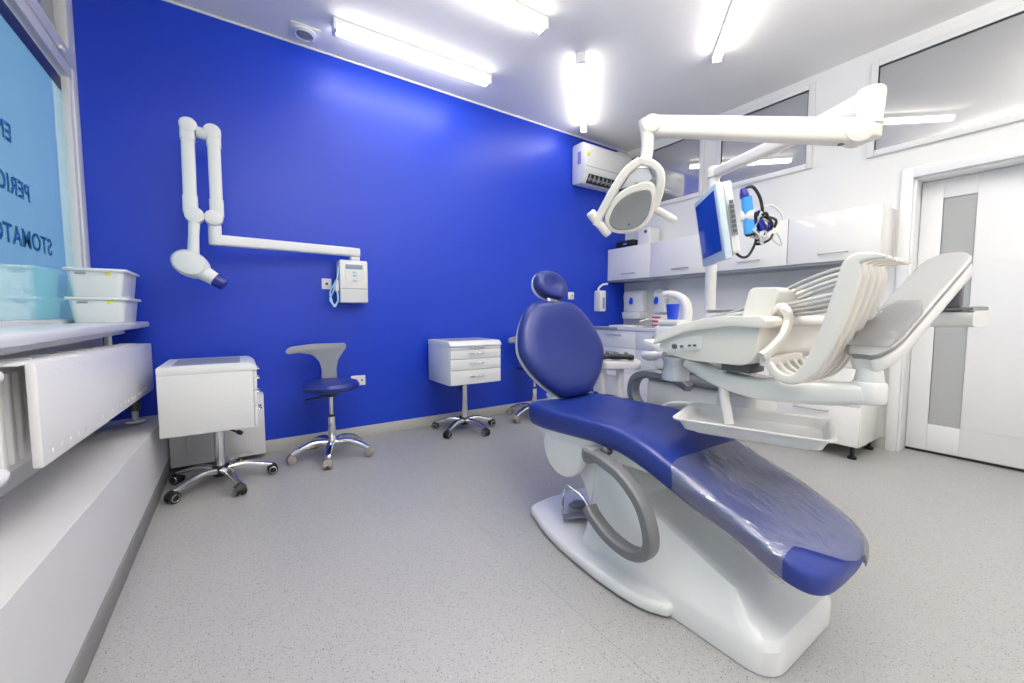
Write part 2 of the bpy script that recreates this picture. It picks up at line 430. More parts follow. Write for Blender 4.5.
MB().box(XD, XD+.03, DY0+.02, DY1-.02, .002, .019).build('under_door_shade', 'black', d1)  # black strip put in for the shade in the gap under the leaf

# ------------------------------------------------------------------ fluorescent ceiling lights
def tube_light(p0, p1, label, w=.075):
    p0 = Vector(p0); p1 = Vector(p1); c = (p0+p1)/2
    t = thing('fluorescent_light', label, 'ceiling light', (c.x, c.y, ZC-.10), 'ceiling strip lights')
    d = (p1-p0).normalized(); L = (p1-p0).length
    Mx = frame((c.x, c.y, ZC), d, (-d.y, d.x, 0))
    h = MB(); h.box(-L/2, L/2, -w*.5, w*.5, -.035, -.001, .004, Mx=Mx)
    for s in (-1, 1): h.box(s*L/2-.012, s*L/2+.012, -w*.55, w*.55, -.082, -.001, .005, Mx=Mx)
    h.build('housing', 'white_plastic', t)
    e = MB(); e.box(-L/2+.014, L/2-.014, -w*.45, w*.45, -.078, -.036, .012, Mx=Mx)
    e.build('diffuser', 'tube', t)
tube_light((.63, 3.11, 0), (1.84, 3.08, 0), 'fluorescent ceiling light nearest and parallel to the blue wall', .08)
tube_light((.55, 2.32, 0), (1.82, 2.30, 0), 'fluorescent ceiling light cut off by the top edge, parallel to the blue wall', .08)
tube_light((2.27, 2.41, 0), (3.15, 3.28, 0), 'diagonal fluorescent ceiling light pointing at the air conditioner', .06)
tube_light((3.14, 1.82, 0), (2.20, 1.00, 0), 'diagonal fluorescent ceiling light above the long lamp arm, farthest right', .06)
v = thing('ceiling_vent', 'round white exhaust vent in ceiling above the blue wall', 'vent', (.475, 3.35, ZC-.03))
MB().box(.38, .57, 3.27, 3.44, ZC-.006, ZC, .002).build('vent_plate', 'ceiling', v)
MB().lathe([(.078, 0), (.08, -.012), (.06, -.022), (.052, -.012)], 28, Matrix.Translation((.475, 3.355, ZC-.005))).build('vent_ring', 'white_plastic', v)
MB().lathe([(.05, 0), (.05, -.016), (.02, -.024)], 24, Matrix.Translation((.475, 3.355, ZC-.005))).build('vent_disc', 'grey_mid', v)
v = thing('wall_vent', 'small white square vent high in the corner above the air conditioner', 'vent', (4.02, 3.50, 2.88))
MB().box(3.93, 4.10, 3.49, 3.519, 2.89, 3.03, .006).build('vent_plate', 'white_plastic', v)
MB().lathe([(.05, 0), (.05, .01), (.03, .014)], 20, frame((4.015, 3.49, 2.96), (1, 0, 0), (0, 0, 1)) @ Matrix.Rotation(0, 4, 'X')).build('vent_disc', 'ceiling', v)

# ------------------------------------------------------------------ air conditioner
ac = thing('air_conditioner', 'white wall mounted air conditioner high on the blue wall', 'air conditioner', (3.57, 3.40, 2.45))
MB().prism(rpoly([(3.515, 2.50), (3.515, 2.93), (3.34, 2.93), (3.30, 2.885), (3.30, 2.62), (3.375, 2.49)], .03), 3.2, 3.96, YZ(), .012).build('casing', 'white_plastic', ac)
lo = MB().prism([(3.32, 2.59), (3.370, 2.503), (3.360, 2.497), (3.308, 2.587)], 3.27, 3.90, YZ()).build('air_outlet', 'black', ac)
vn = MB()
for k in range(10): vn.box(3.285+k*.066, 3.291+k*.066, 3.302, 3.36, 2.515, 2.585)
vn.prism([(3.334, 2.552), (3.345, 2.534), (3.338, 2.528), (3.327, 2.548)], 3.27, 3.90, YZ()); vn.build('louvres', 'grey_mid', ac)
MB().box(3.194, 3.2, 3.37, 3.42, 2.70, 2.83).build('energy_sticker', 'purple', ac)
MB().box(3.215, 3.26, 3.294, 3.3, 2.77, 2.81).build('energy_sticker', 'yellow', ac)
MB().box(3.205, 3.955, 3.297, 3.301, 2.66, 2.665).build('seam', 'grey_soft', ac)

# ------------------------------------------------------------------ sockets on the blue wall
def socket(x, z, w, label, holes, y=YB):
    s = thing('wall_socket', label, 'socket', (x, y, z-.04))
    MB().box(x-w/2, x+w/2, y-.014, y-.0005, z-.042, z+.042, .004).build('plate', 'white_plastic', s)
    h = MB()
    for hx in holes: MB().cyl((x+hx, y-.0165, z), (x+hx, y-.012, z), .010, 14).build('socket_hole', 'black' if len(holes) == 1 else 'grey_mid', s)
socket(.598, 1.285, .072, 'white wall socket plate with one dark hole left of the x-ray control box', [0])
socket(.82, .49, .115, 'white double wall socket low on the blue wall behind the blue stool', [-.028, .028])
socket(3.20, 1.255, .085, 'white wall socket plate right of the dental chair headrest', [.01])

# ------------------------------------------------------------------ dental x-ray machine
xr = thing('xray_machine', 'white wall mounted dental x-ray machine with folded scissor arm on the blue wall', 'x-ray machine', (.77, YB, 1.13))
bx = MB().box(.672, .885, 3.38, 3.519, 1.135, 1.47, .012).build('control_box', 'white_plastic', xr)
sh = MB().prism(rpoly([(-.075, .06), (.075, .06), (.075, -.03), (0, -.085), (-.075, -.03)], .03), 0, .004, frame((.785, 3.38, 1.35), (1, 0, 0), (0, 0, 1))); sh.build('keypad', 'unit_white', bx)
MB().box(.715, .845, 3.374, 3.381, 1.40, 1.435, .002).build('display', 'lcd', bx)
for bxx, bz in ((.785, 1.375), (.785, 1.35), (.785, 1.31)): MB().box(bxx-.016, bxx+.016, 3.372, 3.377, bz-.007, bz+.007, .002).build('button', 'cable_blue', bx)
MB().box(.673, .884, 3.378, 3.381, 1.245, 1.249).build('seam', 'grey_mid', bx)
st = MB().box(.76, .83, 3.39, 3.47, 1.47, 1.50, .008); st.build('arm_mount', 'white_plastic', xr)
a1 = MB(); a1.sweep([(.825, 3.42, 1.535), (.76, 3.40, 1.535), (-.08, 3.26, 1.522), (-.115, 3.253, 1.522)], sup(.056, .068, 16, 5)); a1.build('extension_arm', 'white_plastic', xr)
MB().cyl((-.098, 3.258, 1.488), (-.098, 3.258, 1.62), .036, 20, bev=.008).build('knuckle', 'white_plastic', xr)
def xarm(b, t, name, off):
    m = MB(); b = Vector(b); t = Vector(t); s = (t-b)
    m.sweep([b, b+s*.04, t-s*.04, t], sup(.068, .06, 18, 4.5), up=(0, 1, 0)); o = m.build(name, 'white_plastic', xr)
    c1 = MB(); o_ = Vector((off, 0, 0)); c1.cyl(b+o_+Vector((0, -.036, 0)), b+o_+Vector((0, .036, 0)), .050, 24, bev=.012)
    c1.build('joint_cover', 'white_plastic', o)
    c2 = MB(); c2.cyl(t+o_*.3+Vector((0, -.036, 0)), t+o_*.3+Vector((0, .036, 0)), .046, 24, bev=.012)
    c2.sweep([t-s*.16, t-s*.02], sup(.076, .066, 18, 4.5), up=(0, 1, 0)); c2.build('joint_cover', 'white_plastic', o)
    c3 = MB(); c3.sweep([b+s*.03, b+s*.22], sup(.076, .066, 18, 4.5), up=(0, 1, 0)); c3.build('arm_sleeve', 'white_plastic', o)
xarm((-.082, 3.24, 1.655), (-.080, 3.22, 2.18), 'scissor_arm', -.018); xarm((-.213, 3.22, 1.655), (-.208, 3.22, 2.19), 'scissor_arm', .018)
MB().cyl((-.165, 3.22, 2.165), (-.115, 3.22, 2.16), .034, 18, bev=.006).build('elbow_pivot', 'white_plastic', xr)
MB().tube([(-.198, 3.215, 1.62), (-.204, 3.21, 1.53), (-.210, 3.205, 1.42)], [.030, .028, .031], 16).build('yoke', 'white_plastic', xr)
hd = MB()
Mh = frame((-.220, 3.16, 1.348), (.78, -.12, -.46), (.40, 0, .9))
hd.pillow([(.098*math.cos(2*PI*k/32), .078*math.sin(2*PI*k/32)) for k in range(32)], [(.35, -.075), (.8, -.07), (.97, -.045), (1, 0), (.97, .045), (.8, .07), (.35, .076)], Mh)
hd = hd.build('tube_head', 'white_plastic', xr)
MB().tube([Mh @ Vector((.06, -.01, .01)), Mh @ Vector((.125, -.015, .01)), Mh @ Vector((.145, -.016, .01))], [.05, .042, .041], 20).build('cone', 'white_plastic', hd)
MB().tube([Mh @ Vector((.145, -.016, .01)), Mh @ Vector((.205, -.02, .01))], [.040, .038], 20).build('collimator_tip', 'cobalt', hd)
hw = MB(); hw.box(.640, .668, 3.395, 3.43, 1.22, 1.31, .008); hw.build('hand_switch', 'unit_white', xr)
cb = MB()
for k in range(2):
    cb.tube(cr([(.668, 3.40, 1.42), (.652, 3.39, 1.32), (.622-.02*k, 3.39, 1.22), (.60+.01*k, 3.40, 1.16), (.628, 3.38, 1.115-.012*k), (.655, 3.385, 1.16), (.652, 3.40, 1.23)], 8), .006, 8)
cb.build('coiled_cable', 'cable_blue', xr)

# ------------------------------------------------------------------ wall dispensers
dp = thing('elbow_dispenser', 'white elbow operated soap dispenser on the blue wall, with curved lever', 'dispenser', (3.63, YB, 1.07))
MB().box(3.575, 3.685, 3.42, 3.519, 1.075, 1.325, .014).build('body', 'white_plastic', dp)
MB().box(3.625, 3.655, 3.414, 3.421, 1.11, 1.24, .003).build('level_window', 'grey_soft', dp)
MB().tube(cr([(3.59, 3.47, 1.315), (3.595, 3.45, 1.36), (3.635, 3.43, 1.395), (3.70, 3.42, 1.405)], 6), .013, 10).build('lever', 'white_plastic', dp)
def drop(mx):
    return MB().prism([(0, .075), (.018, .033), (.030, -.003), (.028, -.027), (.015, -.045), (-.015, -.045), (-.028, -.027), (-.030, -.003), (-.018, .033)], 0, .003, mx)
def wall_dispenser(name, y0, y1, z0, z1, label, cat):
    t = thing(name, label, cat, (XR, (y0+y1)/2, z0))
    MB().prism(rpoly([(XR-.001, z0), (XR-.001, z1), (XR-.10, z1), (XR-.125, z1-.06), (XR-.10, z0)], .02), y0, y1, Matrix(((1, 0, 0, 0), (0, 0, 1, 0), (0, 1, 0, 0), (0, 0, 0, 1))), .012).build('body', 'white_plastic', t)
    drop(frame((XR-.1235, (y0+y1)/2+.02, z1-.125), (0, -1, 0), (.13, 0, 1))).build('drop_emblem', 'cup_blue', t)
    return t
td = wall_dispenser('paper_towel_dispenser', 3.14, 3.43, 1.07, 1.33, 'white paper towel dispenser with blue drop emblem over the sink', 'dispenser')
MB().prism(rpoly([(XR-.001, .99), (XR-.001, 1.07), (XR-.16, 1.07), (XR-.14, .985)], .012), 3.15, 3.42, Matrix(((1, 0, 0, 0), (0, 0, 1, 0), (0, 1, 0, 0), (0, 0, 0, 1))), .006).build('towel_tray', 'white_plastic', td)
wall_dispenser('soap_dispenser', 2.86, 2.99, 1.06, 1.33, 'white soap dispenser with blue drop emblem, right of the towel dispenser', 'dispenser')

# ------------------------------------------------------------------ wall cabinets
XC = 3.82
bounds = [.945, 1.54, 2.22, 2.89, 3.515]
labs = ['white gloss wall cabinet nearest the door', 'white gloss wall cabinet second from the door, partly behind the monitor cables',
        'white gloss wall cabinet directly behind the monitor', 'white gloss wall cabinet against the blue wall']
for i in range(4):
    y0, y1 = bounds[i]+.001, bounds[i+1]-.001
    c = thing('wall_cabinet', labs[i], 'cabinet', (XR, (y0+y1)/2, 1.45), 'gloss wall cabinets')
    MB().box(XC, XR-.001, y0, y1, 1.455, 1.825, .002).build('carcass', 'white_gloss', c)
    d = MB().box(XC-.019, XC-.001, y0+.002, y1-.002, 1.452, 1.828, .002).build('door', 'white_gloss', c)
    hy = y0+.30 if i else y0+.28
    h = MB(); h.tube([(XC-.02, hy+.09, 1.515), (XC-.042, hy+.088, 1.515), (XC-.042, hy-.088, 1.515), (XC-.02, hy-.09, 1.515)], .0055, 8)
    h.build('handle', 'steel', d)
struct(MB().box(XC-.005, XR-.001, .945, 3.515, 1.432, 1.453, .002).build('trim_5', 'grey_soft'))
# things on top of the wall cabinets
t = thing('black_case', 'small black equipment case on top of the wall cabinets', 'case', (3.92, 3.30, 1.83))
MB().box(3.84, 4.04, 3.16, 3.42, 1.829, 1.91, .008).build('case_body', 'black', t)
MB().box(3.835, 3.845, 3.26, 3.32, 1.86, 1.885, .003).build('clasp', 'chrome', t)
MB().box(3.86, 4.02, 3.18, 3.40, 1.911, 1.918, .002).build('lid_plate', 'grey_dark', t)
t = thing('white_appliance', 'small white appliance on top of wall cabinets beside the black case', 'appliance', (3.98, 3.05, 1.83))
MB().box(3.88, 4.08, 2.97, 3.14, 1.829, 2.03, .02).build('housing', 'white_plastic', t)
MB().cyl((3.885, 3.02, 1.98), (3.872, 3.02, 1.98), .018, 16).build('knob', 'grey_dark', t)

# ------------------------------------------------------------------ base cabinets, worktop, sink
XF = 3.60
blabs = ['white gloss base cabinet on black feet next to the door', 'white gloss base cabinet second from the door, behind the dental unit',
         'white gloss base cabinet behind the cuspidor', 'white gloss base cabinet in the corner against the blue wall']
for i in range(4):
    y0, y1 = bounds[i]+.001, bounds[i+1]-.001
    c = thing('base_cabinet', blabs[i], 'cabinet', ((XF+XR)/2, (y0+y1)/2, 0), 'gloss base cabinets')
    MB().box(XF, XR-.03, y0, y1, .10, .86, .002).build('carcass', 'white_gloss', c)
    for z0, z1 in ((.102, .385), (.389, .66), (.664, .858)):
        d = MB().box(XF-.019, XF-.001, y0+.002, y1-.002, z0, z1, .002).build('drawer', 'white_gloss', c)
        hy = (y0+y1)/2; zz = z1-.05
        MB().tube([(XF-.019, hy+.11, zz), (XF-.04, hy+.108, zz), (XF-.04, hy-.108, zz), (XF-.019, hy-.11, zz)], .0055, 8).build('handle', 'steel', d)
    for fx in (XF+.05, XR-.10):
        for fy in (y0+.05, y1-.05):
            q = MB(); q.cyl((fx, fy, 0), (fx, fy, .018), .028, 16, bev=.004); q.cyl((fx, fy, .018), (fx, fy, .10), .014, 12); q.build('foot', 'black', c)
wt = MB().box(XF-.03, XR-.001, .945, 3.515, .861, .90, .004).build('worktop', 'white_gloss')
tag(wt, 'long white worktop running over all the base cabinets', 'worktop')
MB().box(XF-.036, XF-.031, 3.14, 3.50, .864, .897, .001).build('edge_strip', 'grey_soft', wt)
sk = thing('sink', 'white sink basin let into the worktop under the towel dispenser', 'sink', (3.79, 3.2, .90))
MB().pillow(rpoly([(-.14, -.17), (.14, -.17), (.14, .17), (-.14, .17)], .06), [(1, .0005), (1, .012), (.9, .014), (.86, .006), (.82, .002)], Matrix.Translation((3.79, 3.2, .90))).build('basin', 'white_gloss', sk)
tp = thing('tap', 'chrome mixer tap at the sink under the towel dispenser', 'tap', (4.06, 3.0, .90))
q = MB(); q.cyl((4.06, 3.0, .901), (4.06, 3.0, .98), .022, 16, bev=.004); q.tube(cr([(4.06, 3.0, .965), (4.0, 3.06, .985), (3.93, 3.12, .955)], 5), .011, 10); q.build('spout', 'chrome', tp)
MB().tube([(4.06, 3.0, .98), (4.05, 2.99, 1.0), (4.0, 2.97, 1.015)], [.016, .012, .008], 10).build('tap_lever', 'chrome', tp)
# red and white packs on the worktop
for k, (z0, z1) in enumerate(((.901, .945), (.946, .99), (.991, 1.035))):
    t = thing('medicine_box', ['bottom red and white medicine box of the worktop stack', 'middle red and white medicine box of the worktop stack', 'top red and white medicine box of the worktop stack'][k], 'box', (3.95, 2.80, z0), 'red and white medicine boxes')
    MB().box(3.90, 4.02, 2.81, 2.92, z0, z1, .002).build('carton', 'white_plastic', t)
    MB().box(3.896, 3.90, 2.81, 2.92, z0+.008, z0+.026).build('red_band', 'red', t)
t = thing('plastic_jar', 'clear plastic container on the worktop behind the cuspidor', 'container', (3.9, 2.05, .90))
MB().lathe([(.07, 0), (.08, .01), (.085, .17), (.078, .172), (.074, .012)], 24, Matrix.Translation((3.9, 2.05, .901))).build('jar_body', 'clear_cup', t)
MB().lathe([(.088, .172), (.09, .176), (.088, .19)], 24, Matrix.Translation((3.9, 2.05, .901))).build('jar_lid', 'white_plastic', t)
t = thing('instrument_tray', 'low grey metal tray on the worktop behind the instrument hoses', 'tray', (3.85, 1.45, .90))
MB().box(3.70, 4.00, 1.20, 1.72, .901, 1.045, .01).build('tray_body', 'white_satin', t)
MB().box(3.69, 4.01, 1.19, 1.73, 1.046, 1.07, .006).build('tray_lid', 'steel', t)

# ------------------------------------------------------------------ radiator and sill things
ra = thing('radiator', 'white panel radiator on the ledge beneath the shop window', 'radiator', (-.50, 2.45, .42))
def tilt(mb):
    for v in mb.v: v.z += (3.35-v.y)*.031
    return mb
q = MB().box(-.475, -.452, 1.61, 3.36, .575, .865, .006)
for k in range(15):
    y = 1.68+k*.075
    q.box(-.4525, -.4510, y, y+.016, .832, .840, .001)
for k in range(20):
    y = 1.68+k*.075
    q.cyl((-.453, y, .607), (-.4500, y, .607), .008, 10)
tilt(q); q.build('front_panel', 'radiator', ra)
q = MB(); prof = []
for k in range(34):
    y = 1.30+k*.06
    q.prism(rpoly([(-.535, y), (-.522, y+.008), (-.522, y+.034), (-.535, y+.042), (-.555, y+.042), (-.555, y)], .004, 2), .585, .835)
q.box(-.565, -.53, 1.29, 3.35, .56, .60, .01); q.box(-.565, -.53, 1.29, 3.35, .82, .86, .01)
tilt(q); q.build('convector_panel', 'radiator', ra)
q = MB().box(-.60, -.475, 1.58, 3.35, .858, .866, .002)
for k in range(7): q.box(-.57, -.50, 1.75+k*.24, 1.756+k*.24, .866, .872)
tilt(q); q.build('top_grille', 'radiator', ra)
q = MB(); q.tube(cr([(-.54, 1.34, .895), (-.51, 1.42, .895), (-.505, 1.54, .893)], 4), .018, 14); q.cyl((-.515, 1.41, .895), (-.505, 1.47, .894), .024, 16, bev=.005); q.build('valve', 'radiator', ra)
q = MB(); q.tube(cr([(-.60, 1.26, .655), (-.54, 1.36, .64), (-.50, 1.52, .65)], 4), .017, 14); q.cyl((-.515, 1.44, .645), (-.50, 1.50, .65), .023, 16, bev=.005); q.build('valve', 'radiator', ra)
q = MB(); q.cyl((-.53, 3.25, .405), (-.53, 3.25, .58), .016, 12); q.cyl((-.53, 3.25, .396), (-.53, 3.25, .412), .045, 18, bev=.004); q.build('foot', 'white_satin', ra)
q = MB(); q.cyl((-.53, 3.25, .47), (-.53, 3.25, .56), .028, 14); q.build('foot_bracket', 'grey_dark', ra)
t = tag(MB().cyl((-.60, 3.12, .85), (-.60, 3.12, .93), .016, 14).build('heating_pipe', 'white_satin'), 'short white heating pipe rising behind the radiator under the sill', 'pipe')

def tub(z0, h, label, lid):
    t = thing('storage_tub', label, 'storage box', (-.61, 3.2, z0), 'white storage tubs')
    q = MB(); rings = []
    def R(x0, x1, y0, y1, z): return [Vector((p.x, p.y, z)) for p in rpoly([(x0, y0), (x1, y0), (x1, y1), (x0, y1)], .03, 4)]
    x0, x1, y0, y1 = -.705, -.515, 3.02, 3.36
    for g, z in ((0, z0), (.002, z0+.003), (.014, z0+h-.018)): rings.append(R(x0-g, x1+g, y0-g, y1+g, z))
    rings.append(R(x0-.011, x1+.011, y0-.011, y1+.011, z0+h-.004)); rings.append(R(x0+.004, x1-.004, y0+.004, y1-.004, z0+.02))
    q.loft(rings); q.build('tub_body', 'tub', t)
    q = MB(); a = [R(x0-g, x1+g, y0-g, y1+g, z) for g, z in ((.012, z0+h-.016), (.028, z0+h-.015), (.030, z0+h-.008), (.026, z0+h-.001), (.010, z0+h))]
    q.loft(a); q.build('lid' if lid else 'rim', 'tub', t)
    MB().box(x1-.055, x1-.035, y0-.018, y0-.011, z0+h-.036, z0+h-.020, .001).build('sticker', 'yellow', t)
    MB().box(x0+.02, x0+.06, y0-.019, y0-.012, z0+h-.034, z0+h-.024, .002).build('grip', 'grey_soft', t)
tub(1.001, .136, 'lower white storage tub standing on the window sill', False)
tub(1.138, .150, 'upper white storage tub, lidded, on top of the other tub', True)

# ------------------------------------------------------------------ castored bases
OFF = Vector((0, 0, 0))
def castor_base(root, R, hub_z, leg_m, wheel_m, drop_=.06, rot=0, hood=None, arm_r=.016):
    for k in range(5):
        a = rot+2*PI*k/5; d = Vector((math.cos(a), math.sin(a), 0)); n = Vector((-d.y, d.x, 0))
        q = MB()
        pts = cr([d*.025+Vector((0, 0, hub_z+.005)), d*R*.45+Vector((0, 0, hub_z+.015)), d*R*.8+Vector((0, 0, hub_z-.01)), d*R+Vector((0, 0, .062))], 5)
        q.sweep(pts, sup(arm_r*2, arm_r*1.7, 12, 3), scale=[1.25-.45*i/(len(pts)-1) for i in range(len(pts))])
        q.v = [v+OFF for v in q.v]; leg = q.build('leg', leg_m, root)
        c = d*(R+.004); q = MB()
        for s in (-1, 1): q.cyl(c+n*s*.006+Vector((0, 0, .031)), c+n*s*.029+Vector((0, 0, .031)), .031, 18, bev=.006)
        q.cyl(c+Vector((0, 0, .03)), c+Vector((0, 0, .066)), .012, 10)
        q.sweep([c+d*.026*math.cos(t)+Vector((0, 0, .034+.034*math.sin(t))) for t in [PI*i/6 for i in range(7)]], sup(.036, .008, 8, 3), up=(0, 0.001, 1))
        q.v = [v+OFF for v in q.v]; w = q.build('castor', wheel_m, leg)
        if hood:
            q = MB()
            for s in (-1, 1): q.tube([c+n*s*.0295+Vector((.020*math.cos(t)*d.x, .020*math.cos(t)*d.y, .031+.020*math.sin(t))) for t in [2*PI*i/18 for i in range(18)]], .0025, 6, closed=True)
            q.v = [v+OFF for v in q.v]; q.build('wheel_rim', hood, leg)

def make_cart(name, rot, z0, z1):
    r = thing(name, None, 'drawer cart', (0, 0, 0), 'drawer carts on castors')
    castor_base(r, .27, .085, 'chrome', 'black', rot=rot, hood='chrome', arm_r=.020)
    q = MB(); q.cyl((0, 0, .055), (0, 0, .12), .045, 20, bev=.008); q.v = [v+OFF for v in q.v]; q.build('hub', 'black', r)
    q = MB(); q.cyl((0, 0, .12), (0, 0, z0-.03), .028, 18); q.v = [v+OFF for v in q.v]; q.build('column', 'chrome', r)
    q = MB(); q.cyl((0, 0, z0-.03), (0, 0, z0), .03, 16); q.tube([(0, 0, z0-.02), (-.05, -.06, z0-.03), (-.09, -.10, z0-.045)], [.006, .006, .006], 8); q.cyl((-.085, -.095, z0-.04), (-.10, -.115, z0-.05), .013, 10); q.v = [v+OFF for v in q.v]; q.build('height_lever', 'black', r)
    # body: front (drawers) faces -y
    w, d = .245, .228
    q = MB(); q.box(-w, w, -d+.02, d, z0, z1-.03, .005); q.build('body', 'white_cart', r)
    q = MB()
    q.prism(rpoly([(-d-.004, z1-.035), (-d-.004, z1-.015), (-d+.03, z1+.012), (d, z1+.012), (d, z1-.035)], .012), -w-.003, w+.003, YZ(), .006); tp_ = q.build('top', 'white_cart', r)
    q = MB(); q.box(-w+.05, w-.05, -d+.08, d-.06, z1+.012, z1+.0135); q.build('inset', 'grey_soft', tp_)
    zs = [z0+.003, z0+.125, z0+.220, z0+.298, z1-.037]
    for k in range(4):
        q = MB(); q.box(-w+.003, w-.003, -d, -d+.019, zs[k]+.002, zs[k+1]-.002, .003); dr = q.build('drawer', 'white_cart', r)
        zc = (zs[k]+zs[k+1])/2+.008; q = MB()
        for s in (-1, 1):
            q.tube(cr([(s*.065, -d, zc), (s*.06, -d-.018, zc), (s*.035, -d-.022, zc), (s*.012, -d-.004, zc-.003)], 4), .005, 8)
        q.build('handle', 'chrome', dr)
    return r
c1 = make_cart('drawer_cart', -.087, .452, .808)
OFF = Vector((-.055, -.025, 0)); c2 = make_cart('drawer_cart', -.28, .372, .748); OFF = Vector((0, 0, 0))
c1.location = (1.665, 3.222, 0); c1['label'] = 'white drawer cart on chrome castors facing the room, right of the x-ray box'
c2.location = (-.145, 3.085, 0); c2.rotation_euler.z = PI/2; c2['label'] = 'white drawer cart on castors in the left corner, seen from its plain side'

def make_stool():
    r = thing('dental_stool', None, 'stool', (0, 0, 0), 'blue dental stools')
    castor_base(r, .265, .10, 'chrome', 'grey_wheel', rot=.77, arm_r=.023)
    MB().cyl((0, 0, .07), (0, 0, .14), .035, 18, bev=.006).build('hub', 'chrome', r)
    q = MB(); q.cyl((0, 0, .13), (0, 0, .30), .027, 16, bev=.003); q.cyl((0, 0, .30), (0, 0, .45), .016, 14); q.build('column', 'chrome', r)
    q = MB(); q.cyl((0, 0, .302), (0, 0, .314), .029, 16); q.build('collar', 'black', r)
    q = MB(); q.lathe([(.03, .445), (.06, .455), (.09, .49)], 20); q.tube([(0, 0, .465), (-.10, -.04, .45), (-.17, -.06, .445)], [.006, .006, .009], 8); q.build('height_lever', 'black', r)
    q = MB()
    q.lathe([(.10, .487), (.165, .492), (.192, .508), (.198, .53), (.185, .552), (.14, .562), (.05, .560)], 36); q.build('seat', 'blue_seat', r)
    # T-shaped grey back on a broad stem, one wing longer (built facing -y)
    pl = [(-.055, .55), (.055, .55), (.05, .62), (.065, .70), (.105, .765), (.125, .79), (.12, .825), (-.10, .825), (-.26, .81), (-.285, .785), (-.27, .76), (-.20, .765), (-.11, .745), (-.065, .69), (-.05, .62)]
    pl = rpoly(pl, .02, 4)
    q = MB(); q.prism(pl, -.018, .018, frame((0, 0, 0), (1, 0, 0), (0, 0, 1)), .012, 3)
    for v_ in q.v:
        v_.y += .155 - (v_.x*v_.x)*1.2
    q.build('backrest', 'grey_soft', r)
    return r
s1 = make_stool(); s2 = copy_tree(s1)
s1.location = (.545, 3.165, .0); s1.rotation_euler.z = -.12; s1['label'] = 'blue dental stool with grey T-shaped back standing before the blue wall'
s2.location = (2.45, 3.22, 0); s2.rotation_euler.z = .1; s2['label'] = 'dental stool half hidden behind the dental chair backrest'

# ------------------------------------------------------------------ dental chair
CX = 1.445
dc = thing('dental_chair', 'navy blue reclining dental chair on a white pedestal in the middle of the room', 'dental chair', (CX, 1.0, 0))
# floor plate
out = cr([(1.215, 1.60), (1.15, 1.38), (1.125, 1.12), (1.13, .93), (1.165, .82), (1.23, .78), (1.45, .80), (1.67, .78), (1.735, .82), (1.77, .93), (1.775, 1.12), (1.75, 1.38), (1.685, 1.60), (1.60, 1.66), (1.45, 1.68), (1.30, 1.66)], 5, True) if False else None
pp = [(1.20, 1.56), (1.145, 1.36), (1.122, 1.12), (1.128, .93), (1.165, .82), (1.24, .785), (1.65, .785), (1.725, .82), (1.762, .93), (1.768, 1.12), (1.745, 1.36), (1.69, 1.56), (1.62, 1.66), (1.27, 1.66)]
pl = [Vector((p[0], p[1])) for p in cr([(a, b, 0) for a, b in pp], 4, True)]
MB().prism(pl, .002, .052, None, .018, 3).build('base_plate', 'enamel', dc)
# pedestal shell: sloping wedge with a skirt
def ring(xl, xr, y0, y1, z, r=.06): return [Vector((p.x, p.y, z if not callable(z) else z(p.y))) for p in rpoly([(xl, y0), (xr, y0), (xr, y1), (xl, y1)], r, 6)]
zt = lambda y: .155+(y-.55)*.365
sk_ = MB()
sk_.loft([ring(1.205, 1.695, .475, 1.28, .003, .09), ring(1.205, 1.695, .475, 1.28, .075, .09), ring(1.215, 1.685, .487, 1.27, .10, .09),
          ring(1.232, 1.668, .515, 1.262, lambda y: .112+(y-.5)*.10, .09), ring(1.262, 1.638, .565, 1.25, lambda y: zt(y)-.018, .07), ring(1.275, 1.625, .585, 1.24, zt, .06), ring(1.30, 1.60, .63, 1.20, lambda y: zt(y)+.006, .04)])
sk_.build('pedestal', 'enamel', dc, angle=30)
# inclined lift column up to the seat carrier
MB().prism(rpoly([(1.245, .10), (1.05, .10), (.98, .30), (1.02, .355), (1.30, .50), (1.52, .50), (1.52, .42), (1.33, .28)], .03), 1.285, 1.615, YZ(), .03, 3).build('lift_column', 'enamel', dc)
# seat carrier pan and round side covers
cp = MB()
cp.loft([[Vector((x, y, z)) for x, z in ((CX-w, zt_), (CX+w, zt_), (CX+w*.93, zb_+.02), (CX+w*.80, zb_), (CX-w*.80, zb_), (CX-w*.93, zb_+.02))]
         for y, w, zt_, zb_ in ((1.60, .18, .50, .47), (1.57, .232, .50, .43), (1.45, .246, .505, .415), (1.20, .245, .52, .43), (1.0, .225, .505, .445), (.90, .18, .47, .43))])
cp.build('seat_pan', 'enamel', dc, angle=50)
for s, nm in ((-1, 'l'), (1, 'r')):
    x = CX+s*.215
    MB().prism([(1.385+.135*math.cos(t), .435+.135*math.sin(t)*(1.0 if math.sin(t) < 0 else .75)) for t in [2*PI*k/36 for k in range(36)]], x-.02, x+.02, YZ(), .012, 3).build('side_cover', 'enamel', dc)
